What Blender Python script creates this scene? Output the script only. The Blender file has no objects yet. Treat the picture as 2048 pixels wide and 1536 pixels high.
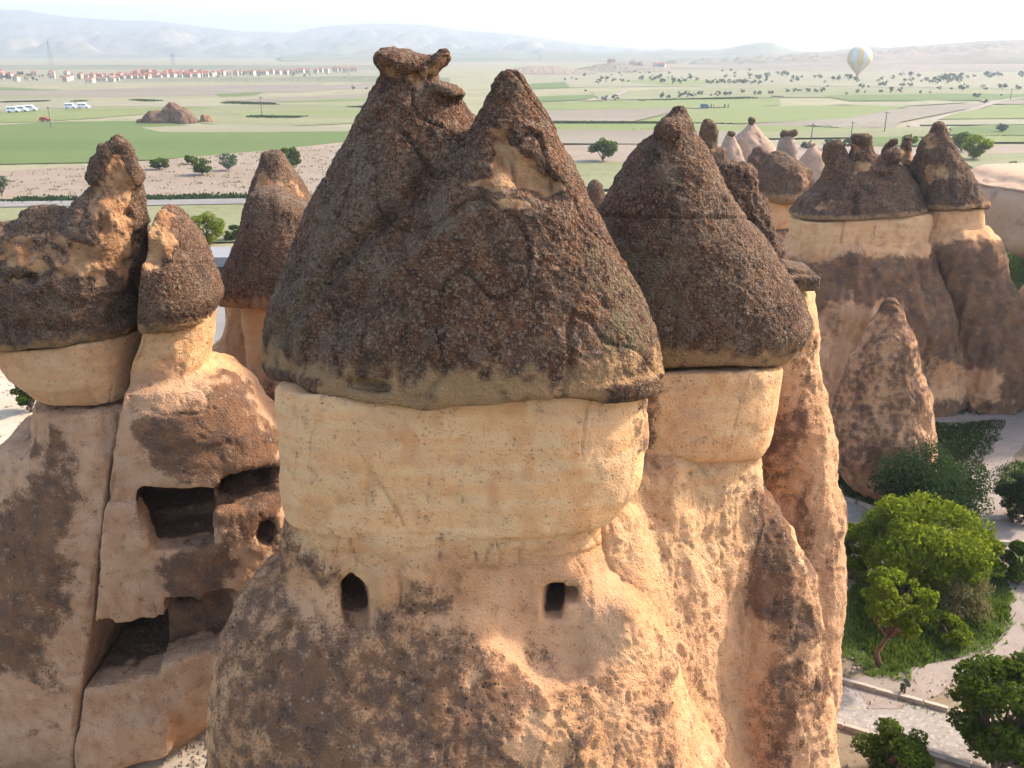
import bpy, bmesh, math, random
import numpy as np
from concurrent.futures import ThreadPoolExecutor
from mathutils import Vector, Matrix

random.seed(7)
RNG = np.random.default_rng(7)
R = math.radians
SC = bpy.context.scene
COL = SC.collection

# ------------------------------------------------------------------ camera
F, PITCH, CAM_H = 1774.0, R(20.6), 22.0          # focal length in px of a 2048 px wide picture
cam_d = bpy.data.cameras.new('camera')
cam_d.sensor_width = 36.0
cam_d.lens = 36.0 * F / 2048.0
cam_d.clip_start, cam_d.clip_end = 0.1, 40000.0
cam = bpy.data.objects.new('camera', cam_d)
COL.objects.link(cam)
cam.location = (0, 0, CAM_H)
cam.rotation_euler = (R(90) - PITCH, 0, 0)
SC.camera = cam

# ------------------------------------------------------------------ sky, sun, exposure
SUN_AZ, SUN_EL = R(67), R(38)                      # to the right of the view direction
world = bpy.data.worlds.new('World')
SC.world = world
world.use_nodes = True
wt = world.node_tree
sky = wt.nodes.new('ShaderNodeTexSky')
sky.sky_type = 'NISHITA'
sky.sun_disc = False
sky.sun_elevation = SUN_EL
sky.sun_rotation = SUN_AZ
sky.altitude = 900
sky.air_density = 1.0
sky.dust_density = 5.0
sky.ozone_density = 0.4
wt.links.new(sky.outputs[0], wt.nodes['Background'].inputs[0])
wt.nodes['Background'].inputs[1].default_value = 0.15
sun_d = bpy.data.lights.new('sun', 'SUN')
sun_d.energy = 2.1
sun_d.angle = R(3.5)
sun_d.color = (1.0, 0.93, 0.82)
sun = bpy.data.objects.new('sun', sun_d)
COL.objects.link(sun)
sdir = Vector((math.sin(SUN_AZ) * math.cos(SUN_EL), math.cos(SUN_AZ) * math.cos(SUN_EL), math.sin(SUN_EL)))
sun.rotation_euler = sdir.to_track_quat('Z', 'Y').to_euler()
sun.location = sdir * 100
vs = SC.view_settings
vs.view_transform = 'Standard'
vs.look = 'None'
vs.exposure = 2.05
vs.gamma = 1.0
vs.use_curve_mapping = False
SC.cycles.use_denoising = True
SC.cycles.max_bounces = 5
SC.cycles.diffuse_bounces = 3
SC.cycles.adaptive_threshold = 0.025
SC.cycles.transparent_max_bounces = 8
SC.cycles.volume_bounces = 0

# ------------------------------------------------------------------ planning helpers: photo point -> place
CP, SP = math.cos(PITCH), math.sin(PITCH)


def at(px, py, Y):
    """world point on the line of sight of photo point (px, py) at world depth Y"""
    u, v = (px - 1024) / F, (768 - py) / F
    t = Y / (CP + v * SP)
    return np.array([u * t, Y, CAM_H + t * (-SP + v * CP)])


def gnd(px, py, z=0.0):
    u, v = (px - 1024) / F, (768 - py) / F
    t = (z - CAM_H) / (-SP + v * CP)
    return np.array([u * t, t * (CP + v * SP), z])


def project(P):
    x, y, z = P[:, 0], P[:, 1], P[:, 2] - CAM_H
    d = np.maximum(y * CP - z * SP, 0.1)
    return 1024 + F * x / d, 768 - F * (y * SP + z * CP) / d


# ------------------------------------------------------------------ noise (numpy)
_perm = RNG.permutation(256).astype(np.int32)
_perm = np.concatenate([_perm, _perm, _perm])
_g = RNG.normal(size=(256, 3)).astype(np.float32)
_g /= np.linalg.norm(_g, axis=1)[:, None]


_pool = ThreadPoolExecutor(4)


def perlin(P, s=1.0, off=0.0):
    """gradient noise, P (N,3), frequency s (number or 3-tuple), about -1..1"""
    n = len(P)
    if n < 16000:
        return _perlin(P, s, off)
    return np.concatenate(list(_pool.map(lambda a: _perlin(P[a:a + 12000], s, off), range(0, n, 12000))))


def _perlin(P, s, off):
    Q = (P * np.asarray(s, np.float32) + off).astype(np.float32)
    i = np.floor(Q).astype(np.int32)
    f = Q - i
    w = f * f * f * (f * (f * 6 - 15) + 10)
    i &= 255
    vals = []
    for dx in (0, 1):
        a = _perm[i[:, 0] + dx]
        for dy in (0, 1):
            b = _perm[a + i[:, 1] + dy]
            for dz in (0, 1):
                g = _g[_perm[b + i[:, 2] + dz]]
                vals.append(g[:, 0] * (f[:, 0] - dx) + g[:, 1] * (f[:, 1] - dy) + g[:, 2] * (f[:, 2] - dz))
    wx, wy, wz = w[:, 0], w[:, 1], w[:, 2]
    L = lambda a, b, t: a + (b - a) * t
    x0 = L(L(vals[0], vals[1], wz), L(vals[2], vals[3], wz), wy)
    x1 = L(L(vals[4], vals[5], wz), L(vals[6], vals[7], wz), wy)
    return L(x0, x1, wx) * 1.5


def fbm(P, s=1.0, octv=3, off=0.0, gain=0.5):
    s = np.asarray(s, np.float32)
    a, r = 1.0, 0.0
    for k in range(octv):
        r = r + a * perlin(P, s * 2.03 ** k, off + 17.3 * k)
        a *= gain
    return r


def sstep(a, b, x):
    t = np.clip((x - a) / (b - a), 0, 1)
    return t * t * (3 - 2 * t)


def poly_sd(px, py, poly):
    """signed distance (negative inside) of points to a closed outline"""
    poly = np.asarray(poly, float)
    d = np.full(px.shape, 1e18)
    inside = np.zeros(px.shape, bool)
    n = len(poly)
    for k in range(n):
        ax, ay = poly[k]
        bx, by = poly[(k + 1) % n]
        ex, ey = bx - ax, by - ay
        t = np.clip(((px - ax) * ex + (py - ay) * ey) / (ex * ex + ey * ey + 1e-12), 0, 1)
        d = np.minimum(d, (px - ax - t * ex) ** 2 + (py - ay - t * ey) ** 2)
        c = ((ay > py) != (by > py)) & (px < (bx - ax) * (py - ay) / (by - ay + 1e-12) + ax)
        inside ^= c
    d = np.sqrt(d)
    return np.where(inside, -d, d)


# ------------------------------------------------------------------ objects
def link(name, data, parent=None, loc=(0, 0, 0)):
    o = bpy.data.objects.new(name, data)
    COL.objects.link(o)
    o.location = loc
    if parent is not None:
        o.parent = parent
    return o


def tag(o, label=None, cat=None, group=None, kind=None):
    if label: o['label'] = label
    if cat: o['category'] = cat
    if group: o['group'] = group
    if kind: o['kind'] = kind
    return o


def thing(name, label, cat, loc, group=None):
    return tag(link(name, None, None, tuple(loc)), label, cat, group)


def copy_tree(o, parent=None):
    c = o.copy()
    COL.objects.link(c)
    c.parent = parent
    for ch in list(o.children):
        copy_tree(ch, c)
    return c


def np_mesh(name, V, faces, smooth=True, mat=None):
    """faces: (M,3) or (M,4) int array"""
    faces = np.asarray(faces, np.int32)
    k = faces.shape[1]
    me = bpy.data.meshes.new(name)
    me.vertices.add(len(V))
    me.vertices.foreach_set('co', np.asarray(V, np.float32).ravel())
    me.loops.add(faces.size)
    me.loops.foreach_set('vertex_index', faces.ravel())
    me.polygons.add(len(faces))
    me.polygons.foreach_set('loop_start', np.arange(0, faces.size, k, dtype=np.int32))
    me.polygons.foreach_set('loop_total', np.full(len(faces), k, np.int32))
    me.polygons.foreach_set('use_smooth', np.full(len(faces), smooth, bool))
    me.update(calc_edges=True)
    if mat: me.materials.append(mat)
    return me


class MB:
    """collects boxes, tubes and loose faces into one mesh"""

    def __init__(self):
        self.v, self.f = [], []

    def add(self, vs_, fs_):
        n = len(self.v)
        self.v += [tuple(map(float, p)) for p in vs_]
        self.f += [tuple(n + i for i in q) for q in fs_]
        return self

    def box(self, c, s, rz=0.0):
        x, y, z = s[0] / 2, s[1] / 2, s[2] / 2
        ca, sa = math.cos(rz), math.sin(rz)
        P = []
        for dz in (-z, z):
            for dx, dy in ((-x, -y), (x, -y), (x, y), (-x, y)):
                P.append((c[0] + dx * ca - dy * sa, c[1] + dx * sa + dy * ca, c[2] + dz))
        return self.add(P, [(3, 2, 1, 0), (4, 5, 6, 7), (0, 1, 5, 4), (1, 2, 6, 5), (2, 3, 7, 6), (3, 0, 4, 7)])

    def tube(self, pts, rads, n=6):
        pts = [Vector(p) for p in pts]
        rings = []
        for i, p in enumerate(pts):
            d = (pts[min(i + 1, len(pts) - 1)] - pts[max(i - 1, 0)]).normalized()
            a = d.orthogonal().normalized() if abs(d.z) < 0.95 else Vector((1, 0, 0))
            a = (a - d * a.dot(d)).normalized()
            b = d.cross(a)
            r = rads[i] if hasattr(rads, '__len__') else rads
            rings.append([p + (a * math.cos(2 * math.pi * k / n) + b * math.sin(2 * math.pi * k / n)) * r for k in range(n)])
        V = [q for r_ in rings for q in r_]
        Fc = []
        for i in range(len(pts) - 1):
            for k in range(n):
                Fc.append((i * n + k, i * n + (k + 1) % n, (i + 1) * n + (k + 1) % n, (i + 1) * n + k))
        Fc.append(tuple(range(n - 1, -1, -1)))
        Fc.append(tuple((len(pts) - 1) * n + k for k in range(n)))
        return self.add(V, Fc)

    def build(self, name, mat=None, parent=None, smooth=False, bevel=0.0):
        me = bpy.data.meshes.new(name)
        me.from_pydata(self.v, [], self.f)
        if bevel:
            bm = bmesh.new(); bm.from_mesh(me)
            bmesh.ops.bevel(bm, geom=bm.edges[:], offset=bevel, segments=2, affect='EDGES', profile=0.6)
            bm.to_mesh(me); bm.free()
        if smooth:
            me.polygons.foreach_set('use_smooth', np.ones(len(me.polygons), bool))
        me.update()
        if mat: me.materials.append(mat)
        return link(name, me, parent)


# ------------------------------------------------------------------ materials
class NT:
    def __init__(self, name):
        self.m = bpy.data.materials.new(name)
        self.m.use_nodes = True
        self.t = self.m.node_tree
        self.bsdf = self.t.nodes['Principled BSDF']
        self.out = self.t.nodes['Material Output']
        self.bsdf.inputs['Roughness'].default_value = 0.92
        self.bsdf.inputs['Specular IOR Level'].default_value = 0.15
        self.co = self.t.nodes.new('ShaderNodeTexCoord').outputs['Object']

    def n(self, typ, **kw):
        nd = self.t.nodes.new('ShaderNode' + typ)
        for k, v in kw.items():
            setattr(nd, k, v)
        return nd

    def set(self, sock, v):
        if isinstance(v, bpy.types.NodeSocket):
            self.t.links.new(v, sock)
        elif isinstance(v, (tuple, list)) and len(v) == 3 and sock.type == 'RGBA':
            sock.default_value = (*v, 1)
        else:
            sock.default_value = v

    def noise(self, scale, detail=4, rough=0.55, co=None, dist=0.0, out='Fac'):
        nd = self.n('TexNoise')
        self.set(nd.inputs['Vector'], co or self.co)
        self.set(nd.inputs['Scale'], scale)
        nd.inputs['Detail'].default_value = detail
        nd.inputs['Roughness'].default_value = rough
        nd.inputs['Distortion'].default_value = dist
        return nd.outputs[out]

    def voro(self, scale, co=None, out='Distance', feature='F1', rnd=1.0):
        nd = self.n('TexVoronoi', feature=feature)
        self.set(nd.inputs['Vector'], co or self.co)
        nd.inputs['Scale'].default_value = scale
        nd.inputs['Randomness'].default_value = rnd
        return nd.outputs[out]

    def mapv(self, scale=(1, 1, 1), rot=(0, 0, 0), co=None):
        nd = self.n('Mapping')
        self.set(nd.inputs['Vector'], co or self.co)
        nd.inputs['Scale'].default_value = scale
        nd.inputs['Rotation'].default_value = rot
        return nd.outputs[0]

    def math(self, op, a, b=0.0, c=None, clamp=False):
        nd = self.n('Math', operation=op, use_clamp=clamp)
        self.set(nd.inputs[0], a)
        self.set(nd.inputs[1], b)
        if c is not None: self.set(nd.inputs[2], c)
        return nd.outputs[0]

    def ramp(self, x, a, b, lo=0.0, hi=1.0):
        nd = self.n('MapRange', interpolation_type='SMOOTHSTEP')
        self.set(nd.inputs[0], x)
        nd.inputs[1].default_value, nd.inputs[2].default_value = a, b
        nd.inputs[3].default_value, nd.inputs[4].default_value = lo, hi
        return nd.outputs[0]

    def mix(self, fac, a, b, mode='MIX'):
        nd = self.n('Mix', data_type='RGBA', blend_type=mode)
        self.set(nd.inputs[0], fac)
        self.set(nd.inputs[6], a)
        self.set(nd.inputs[7], b)
        return nd.outputs[2]

    def attr(self, name='mask'):
        nd = self.n('Attribute', attribute_name=name)
        sp = self.n('SeparateColor')
        self.t.links.new(nd.outputs['Color'], sp.inputs[0])
        return sp.outputs[0], sp.outputs[1], sp.outputs[2], nd.outputs['Alpha']

    def bump(self, h, strength=0.5, dist=0.05, normal=None):
        nd = self.n('Bump')
        self.set(nd.inputs['Height'], h)
        nd.inputs['Strength'].default_value = strength
        nd.inputs['Distance'].default_value = dist
        if normal is not None: self.t.links.new(normal, nd.inputs['Normal'])
        return nd.outputs[0]

    def done(self, color, normal=None, rough=None):
        self.set(self.bsdf.inputs['Base Color'], color)
        if normal is not None: self.t.links.new(normal, self.bsdf.inputs['Normal'])
        if rough is not None: self.set(self.bsdf.inputs['Roughness'], rough)
        return self.m


def plain(name, color, rough=0.7, var=0.15, scale=3.0, metallic=0.0):
    t = NT(name)
    f = t.noise(scale, 4, 0.6)
    c = t.mix(t.ramp(f, 0.3, 0.7), tuple(v * (1 - var) for v in color), tuple(min(1, v * (1 + var)) for v in color))
    t.bsdf.inputs['Metallic'].default_value = metallic
    return t.done(c, rough=rough)


def mat_cap():
    """dark pebbly capstone; mask r = grey weathering, g = fresh orange rock, b = tan fringe, a = green-grey lichen"""
    t = NT('cap_rock')
    r, g, b, a = t.attr()
    big, mid, strata, blot = t.attr('var')
    fine = t.noise(24.0, 3, 0.7)
    vo = t.n('TexVoronoi'); t.set(vo.inputs['Vector'], t.co); vo.inputs['Scale'].default_value = 17.0
    sp = t.n('SeparateColor'); t.t.links.new(vo.outputs['Color'], sp.inputs[0])
    vo2 = t.n('TexVoronoi'); t.set(vo2.inputs['Vector'], t.co); vo2.inputs['Scale'].default_value = 42.0
    sp2 = t.n('SeparateColor'); t.t.links.new(vo2.outputs['Color'], sp2.inputs[0])
    col = t.mix(t.ramp(big, 0.3, 0.72), (0.091, 0.036, 0.017), (0.165, 0.065, 0.028))
    col = t.mix(t.ramp(mid, 0.45, 0.85), col, (0.187, 0.090, 0.045))
    col = t.mix(t.ramp(mid, 0.46, 0.2), col, (0.062, 0.029, 0.017))
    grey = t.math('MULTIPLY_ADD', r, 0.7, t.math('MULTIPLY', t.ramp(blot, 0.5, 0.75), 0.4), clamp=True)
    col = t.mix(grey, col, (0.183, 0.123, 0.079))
    col = t.mix(t.ramp(sp.outputs[0], 0.74, 0.90, 0, .75), col, (0.238, 0.162, 0.108))
    col = t.mix(t.ramp(sp.outputs[1], 0.82, 0.92, 0, .5), col, (0.193, 0.077, 0.029))
    col = t.mix(t.ramp(sp.outputs[2], 0.78, 0.90, 0, .7), col, (0.052, 0.026, 0.015))
    col = t.mix(t.ramp(sp2.outputs[0], 0.70, 0.85, 0, .7), col, (0.040, 0.021, 0.012))
    col = t.mix(t.ramp(sp2.outputs[1], 0.86, 0.95, 0, .7), col, (0.273, 0.182, 0.118))
    col = t.mix(t.ramp(strata, 0.60, 0.85, 0, .45), col, (0.036, 0.024, 0.017))                  # black runoff streaks
    col = t.mix(t.math('MULTIPLY', t.ramp(blot, .56, .66), t.ramp(big, .45, .70, 0, .3)), col, (0.193, 0.133, 0.085))   # grey lichen
    lich = t.math('MULTIPLY', a, t.ramp(mid, 0.3, 0.6))
    col = t.mix(t.math('MULTIPLY', lich, .75), col, (0.136, 0.104, 0.055))
    tan = t.math('MULTIPLY_ADD', t.math('SUBTRACT', mid, 0.5), 0.9, t.math('MULTIPLY_ADD', t.math('SUBTRACT', fine, .5), .6, b))
    tancol = t.mix(fine, (0.265, 0.138, 0.062), (0.440, 0.258, 0.122))
    col = t.mix(t.ramp(tan, 0.35, 0.95), col, tancol)
    ora = t.math('MULTIPLY_ADD', t.math('SUBTRACT', mid, 0.5), 1.0, t.math('MULTIPLY_ADD', t.math('SUBTRACT', fine, .5), .5, g))
    oracol = t.mix(t.ramp(blot, 0.3, 0.7), (0.255, 0.122, 0.053), (0.420, 0.230, 0.108))
    oracol = t.mix(t.ramp(fine, 0.5, 0.8), oracol, (0.217, 0.076, 0.028))
    col = t.mix(t.ramp(ora, 0.36, 0.85, 0, .92), col, oracol)
    rel = t.math('SUBTRACT', 1.0, t.math('MULTIPLY', t.ramp(ora, 0.3, 0.7), .6))
    hgt = t.math('ADD', t.math('MULTIPLY', vo.outputs['Distance'], 0.9), t.math('MULTIPLY_ADD', vo2.outputs['Distance'], 0.45, t.math('MULTIPLY', fine, 1.3)))
    nb = t.bump(t.math('MULTIPLY', hgt, rel), 1.0, 0.07)
    return t.done(col, nb, 0.95)


def mat_tuff(name='tuff_rock', grey=0.0):
    """soft tuff; mask r = dark patina and painted cave shade, g = bare orange-pink, b = cream strata, a = smooth (worked) face"""
    t = NT(name)
    r, g, b, a = t.attr()
    big, mid, strata, blot = t.attr('var')
    fine = t.noise(17.0, 4, 0.72)
    col = t.mix(t.ramp(big, 0.25, 0.75), (0.570, 0.272, 0.121), (0.676, 0.358, 0.178))
    col = t.mix(t.ramp(mid, 0.5, 0.85, 0, .6), col, (0.470, 0.222, 0.107))
    creamc = t.mix(t.ramp(strata, 0.3, 0.7), (0.747, 0.399, 0.180), (0.760, 0.457, 0.230))
    creamc = t.mix(t.ramp(blot, 0.45, 0.80, 0, .8), creamc, (0.624, 0.295, 0.119))
    creamc = t.mix(t.ramp(mid, 0.55, 0.9, 0, .45), creamc, (0.588, 0.327, 0.168))
    col = t.mix(b, col, creamc)
    bare = t.mix(t.ramp(blot, 0.3, 0.7), (0.455, 0.250, 0.138), (0.545, 0.335, 0.204))
    col = t.mix(t.math('MULTIPLY', g, .8), col, bare)
    col = t.mix(t.ramp(fine, 0.54, 0.80, 0, .65), col, (0.353, 0.181, 0.096))
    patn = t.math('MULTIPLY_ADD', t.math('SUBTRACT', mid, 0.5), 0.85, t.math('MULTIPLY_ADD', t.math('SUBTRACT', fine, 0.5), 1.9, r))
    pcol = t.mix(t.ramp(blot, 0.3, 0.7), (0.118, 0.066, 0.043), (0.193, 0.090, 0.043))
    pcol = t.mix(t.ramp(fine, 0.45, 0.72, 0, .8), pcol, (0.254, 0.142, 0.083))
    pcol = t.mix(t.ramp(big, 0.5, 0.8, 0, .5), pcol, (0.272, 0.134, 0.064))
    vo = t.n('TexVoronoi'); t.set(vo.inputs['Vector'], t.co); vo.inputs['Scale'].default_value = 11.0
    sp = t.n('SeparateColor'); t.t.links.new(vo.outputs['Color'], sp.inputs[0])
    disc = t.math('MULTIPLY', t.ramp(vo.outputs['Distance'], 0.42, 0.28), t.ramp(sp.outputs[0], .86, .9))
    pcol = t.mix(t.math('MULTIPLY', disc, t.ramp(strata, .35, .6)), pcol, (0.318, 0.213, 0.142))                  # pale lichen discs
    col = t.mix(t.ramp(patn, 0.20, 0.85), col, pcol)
    pits = t.math('MULTIPLY', t.ramp(vo.outputs['Distance'], 0.34, 0.16), t.ramp(sp.outputs[1], .72, .8))
    col = t.mix(t.math('MULTIPLY', pits, t.ramp(patn, 0.1, .6, .12, .8)), col, (0.050, 0.035, 0.025))   # pits painted dark as if shaded, plus black lichen
    col = t.mix(t.ramp(fine, .43, .24, 0, .8), col, (0.190, 0.113, 0.067))
    if grey: col = t.mix(grey, col, t.mix(fine, (0.235, 0.185, 0.149), (0.370, 0.299, 0.239)))
    rough_amt = t.math('SUBTRACT', 1.0, t.math('MULTIPLY', a, 0.75))
    h1 = t.math('MULTIPLY_ADD', pits, -0.9, t.math('MULTIPLY', fine, 2.0))
    nb = t.bump(t.math('MULTIPLY', h1, rough_amt), 1.0, 0.06)
    return t.done(col, nb, 0.95)


M_CAP = mat_cap()
M_TUFF = mat_tuff()
M_GREY = mat_tuff('grey_tuff_rock', .62)


# ------------------------------------------------------------------ rock solids: signed fields -> meshes
class Pillar:
    """upright solid given by outline rows (photo row, left x, right x, depth radius) at depth Y"""

    def __init__(self, Y, rows, k=0.75, p=2.2):
        z, cx, cy, rx, ry = [], [], [], [], []
        for row in rows:
            py, xl, xr = row[:3]
            yc = row[4] if len(row) > 4 else Y
            a, b = at(xl, py, yc), at(xr, py, yc)
            z.append(a[2]); cx.append((a[0] + b[0]) / 2); rx.append((b[0] - a[0]) / 2); cy.append(yc)
            ry.append(row[3] if len(row) > 3 and row[3] else k * (b[0] - a[0]) / 2)
        o = np.argsort(z)
        self.z = np.array(z)[o]
        self.a = [np.array(q)[o] for q in (cx, cy, rx, ry)]
        self.p = p

    def __call__(self, x, y, z):
        cx, cy, rx, ry = [np.interp(z, self.z, q) for q in self.a]
        p = self.p
        d = ((np.abs(x - cx) / rx) ** p + (np.abs(y - cy) / ry) ** p) ** (1 / p)
        d = (d - 1) * np.minimum(rx, ry)
        return np.maximum(d, np.maximum(z - self.z[-1], self.z[0] - z))


def ell(c, r, rot=None):
    c, r = np.asarray(c, float), np.asarray(r, float)
    M = None if rot is None else np.array(Matrix.Rotation(rot[1], 3, rot[0]).inverted())

    def f(x, y, z):
        dx, dy, dz = x - c[0], y - c[1], z - c[2]
        if M is not None:
            dx, dy, dz = [M[i, 0] * dx + M[i, 1] * dy + M[i, 2] * dz for i in range(3)]
        return (np.sqrt((dx / r[0]) ** 2 + (dy / r[1]) ** 2 + (dz / r[2]) ** 2) - 1) * r.min()
    return f


def brick(c, h, rz=0.0, rnd=0.1, tilt=0.0):
    c, h = np.asarray(c, float), np.asarray(h, float)
    ca, sa = math.cos(rz), math.sin(rz)

    def f(x, y, z):
        dx, dy, dz = x - c[0], y - c[1], z - c[2]
        dx, dy = dx * ca + dy * sa, -dx * sa + dy * ca
        dz = dz - tilt * dx
        qx, qy, qz = np.abs(dx) - h[0] + rnd, np.abs(dy) - h[1] + rnd, np.abs(dz) - h[2] + rnd
        out = np.sqrt(np.maximum(qx, 0) ** 2 + np.maximum(qy, 0) ** 2 + np.maximum(qz, 0) ** 2)
        return out + np.minimum(np.maximum(qx, np.maximum(qy, qz)), 0) - rnd
    return f


def smin(a, b, k):
    h = np.clip(0.5 + 0.5 * (b - a) / k, 0, 1)
    return b + (a - b) * h - k * h * (1 - h)


def smax(a, b, k):
    return -smin(-a, -b, k)


def union(*fs, k=0.2):
    def f(x, y, z):
        r = fs[0](x, y, z)
        for g in fs[1:]:
            r = smin(r, g(x, y, z), k)
        return r
    return f


def carve(base, *cuts, k=0.06):
    def f(x, y, z):
        r = base(x, y, z)
        for c in cuts:
            r = smax(r, -c(x, y, z), k)
        return r
    return f


def surf(f, px, py, inward=0.0, y0=8.0, y1=70.0):
    """where the sight line of a photo point first meets the solid, moved inward along the horizontal"""
    Y = np.linspace(y0, y1, 3000)
    u, v = (px - 1024) / F, (768 - py) / F
    t = Y / (CP + v * SP)
    x, z = u * t, CAM_H + t * (-SP + v * CP)
    d = np.array(f(x, Y, z))
    k = int(np.argmax(d < 0))
    h = math.hypot(x[k], Y[k])
    return np.array([x[k] * (1 + inward / h), Y[k] * (1 + inward / h), z[k]])


def cut(base, *planes, k=0.05):
    """keep where every plane function is negative"""
    def f(x, y, z):
        r = base(x, y, z)
        for c in planes:
            r = smax(r, c(x, y, z), k)
        return r
    return f


def nets(f, lo, hi, h, yfine=1e9, zfine=-1e9):
    """surface net of the zero set; cells grow behind yfine (far side) and below zfine"""
    lo, hi = np.asarray(lo, float), np.asarray(hi, float)
    xs, ys, zs = [lo[i] + h * np.arange(int(math.ceil((hi[i] - lo[i]) / h)) + 1) for i in range(3)]
    if ys[-1] > yfine: ys = np.concatenate([ys[ys < yfine], np.arange(yfine, ys[-1] + 3 * h, 3 * h)])
    if zs[0] < zfine: zs = np.concatenate([np.arange(zs[0], zfine - h, 3 * h), zs[zs >= zfine]])
    n = np.array([len(xs), len(ys), len(zs)])
    D = np.broadcast_to(f(xs[:, None, None], ys[None, :, None], zs[None, None, :]), tuple(n)).astype(np.float32)
    D = D.copy()
    for ax in range(3):                                   # close at the border of the block
        sl = [slice(None)] * 3
        for e in (0, -1):
            sl[ax] = e
            D[tuple(sl)] = np.maximum(D[tuple(sl)], h * 0.5)
    S = D < 0
    cnt = np.zeros(tuple(n - 1), np.int8)
    for dx in (0, 1):
        for dy in (0, 1):
            for dz in (0, 1):
                cnt += S[dx:n[0] - 1 + dx, dy:n[1] - 1 + dy, dz:n[2] - 1 + dz]
    act = (cnt > 0) & (cnt < 8)
    I = np.argwhere(act)
    vid = np.full(tuple(n - 1), -1, np.int32)
    vid[act] = np.arange(len(I))
    acc = np.zeros((len(I), 3)); wgt = np.zeros(len(I))
    corners = [(0, 0, 0), (1, 0, 0), (0, 1, 0), (1, 1, 0), (0, 0, 1), (1, 0, 1), (0, 1, 1), (1, 1, 1)]
    cv = [D[I[:, 0] + c[0], I[:, 1] + c[1], I[:, 2] + c[2]] for c in corners]
    for a in range(8):
        for b in range(a + 1, 8):
            ca, cb = np.array(corners[a]), np.array(corners[b])
            if np.abs(ca - cb).sum() != 1: continue
            m = (cv[a] < 0) != (cv[b] < 0)
            t = np.where(m, cv[a] / np.where(m, cv[a] - cv[b], 1), 0)
            acc += np.where(m[:, None], ca + (cb - ca) * t[:, None], 0)
            wgt += m
    J = I + acc / wgt[:, None]
    V = np.stack([np.interp(J[:, i], np.arange(n[i]), ax_) for i, ax_ in enumerate((xs, ys, zs))], 1)
    Q = []
    for ax in range(3):
        o1, o2 = (ax + 1) % 3, (ax + 2) % 3
        a = [slice(None)] * 3; b = [slice(None)] * 3
        a[ax] = slice(0, -1); b[ax] = slice(1, None)
        for o in (o1, o2):
            a[o] = slice(1, -1); b[o] = slice(1, -1)
        Sa, Sb = S[tuple(a)], S[tuple(b)]
        E = np.argwhere(Sa != Sb)
        fl = Sa[tuple(E.T)]
        E[:, o1] += 1; E[:, o2] += 1

        def cell(d1, d2):
            e = E.copy(); e[:, o1] += d1; e[:, o2] += d2
            return vid[tuple(e.T)]
        q = np.stack([cell(-1, -1), cell(0, -1), cell(0, 0), cell(-1, 0)], 1)
        q[~fl] = q[~fl][:, ::-1]
        Q.append(q)
    return V, np.concatenate(Q)


def subdivide(V, Q):
    """one Catmull-Clark step on a closed quad mesh"""
    n, m = len(V), len(Q)
    fp = V[Q].mean(1)
    E = np.stack([Q, np.roll(Q, -1, 1)], 2).reshape(-1, 2)
    E.sort(axis=1)
    key, inv, cnt = np.unique(E[:, 0].astype(np.int64) * n + E[:, 1], return_inverse=True, return_counts=True)
    e0, e1 = key // n, key % n
    fi = np.repeat(np.arange(m), 4)
    acc = np.stack([np.bincount(inv, fp[fi, k], len(key)) for k in range(3)], 1) / cnt[:, None]
    mid = (V[e0] + V[e1]) / 2
    ep = (mid + acc) / 2
    val = np.maximum(np.bincount(Q.ravel(), minlength=n), 1)
    Fa = np.stack([np.bincount(Q.ravel(), fp[fi, k], n) for k in range(3)], 1) / val[:, None]
    ne = np.maximum(np.bincount(np.concatenate([e0, e1]), minlength=n), 1)
    Ra = np.stack([np.bincount(np.concatenate([e0, e1]), np.concatenate([mid[:, k], mid[:, k]]), n) for k in range(3)], 1) / ne[:, None]
    NV = (Fa + 2 * Ra + (ne - 3)[:, None] * V) / ne[:, None]
    inv = inv.reshape(m, 4) + n + m
    f = np.arange(m) + n
    NQ = np.concatenate([np.stack([Q[:, k], inv[:, k], f, inv[:, k - 1]], 1) for k in range(4)])
    return np.concatenate([NV, fp, ep]), NQ.astype(np.int32)


def normals(V, Q):
    nn = np.cross(V[Q[:, 2]] - V[Q[:, 0]], V[Q[:, 3]] - V[Q[:, 1]])
    N = np.stack([np.bincount(Q.ravel(), np.repeat(nn[:, k], 4), len(V)) for k in range(3)], 1)
    return N / np.maximum(np.linalg.norm(N, axis=1), 1e-9)[:, None]


def rock(name, f, lo, hi, h, mat, parent, disp=None, mask=None, sub=1, crust=0.035, yfine=1e9, zfine=-1e9):
    V, Q = nets(f, lo, hi, h, yfine, zfine)
    org = np.array(parent.location) if parent is not None else np.zeros(3)
    for _ in range(sub):
        V, Q = subdivide(V, Q)
    P0, N = V.astype(np.float32), normals(V, Q).astype(np.float32)
    n = len(V)
    mk = mask(P0, N)
    S = P0.copy(); S[:, 2] += 0.15 * P0[:, 1]
    var = (0.5 + 0.42 * fbm(P0, 0.75, 3, 55.0), 0.5 + 0.45 * fbm(P0, 3.3, 2, 58.0, .6), 0.5 + 0.45 * (fbm(S, (0.5, 0.5, 6.0), 2, 61.0, .6) if mat is not M_CAP else fbm(P0, (1.5, 1.5, .25), 3, 61.0, .6)), 0.5 + 0.42 * fbm(P0, 1.9, 3, 64.0))
    d = np.asarray(disp(P0, N))
    if mat is not M_CAP:                                           # dark patina is a raised, flaking crust
        d = d + crust * sstep(.35, .60, mk[0] + (var[1] - .5) * .6) * (d != 0)
    P = P0 + N * d[:, None]
    me = np_mesh(name, P - org, Q, True, mat)

    def store(nm, cols):
        c4 = np.clip(np.stack([np.broadcast_to(q, (n,)) for q in cols], 1), 0, 1)
        me.attributes.new(nm, 'FLOAT_COLOR', 'POINT').data.foreach_set('color', c4.astype(np.float32).ravel())
    store('mask', mk)
    store('var', var)
    return link(name, me, parent)


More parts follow.
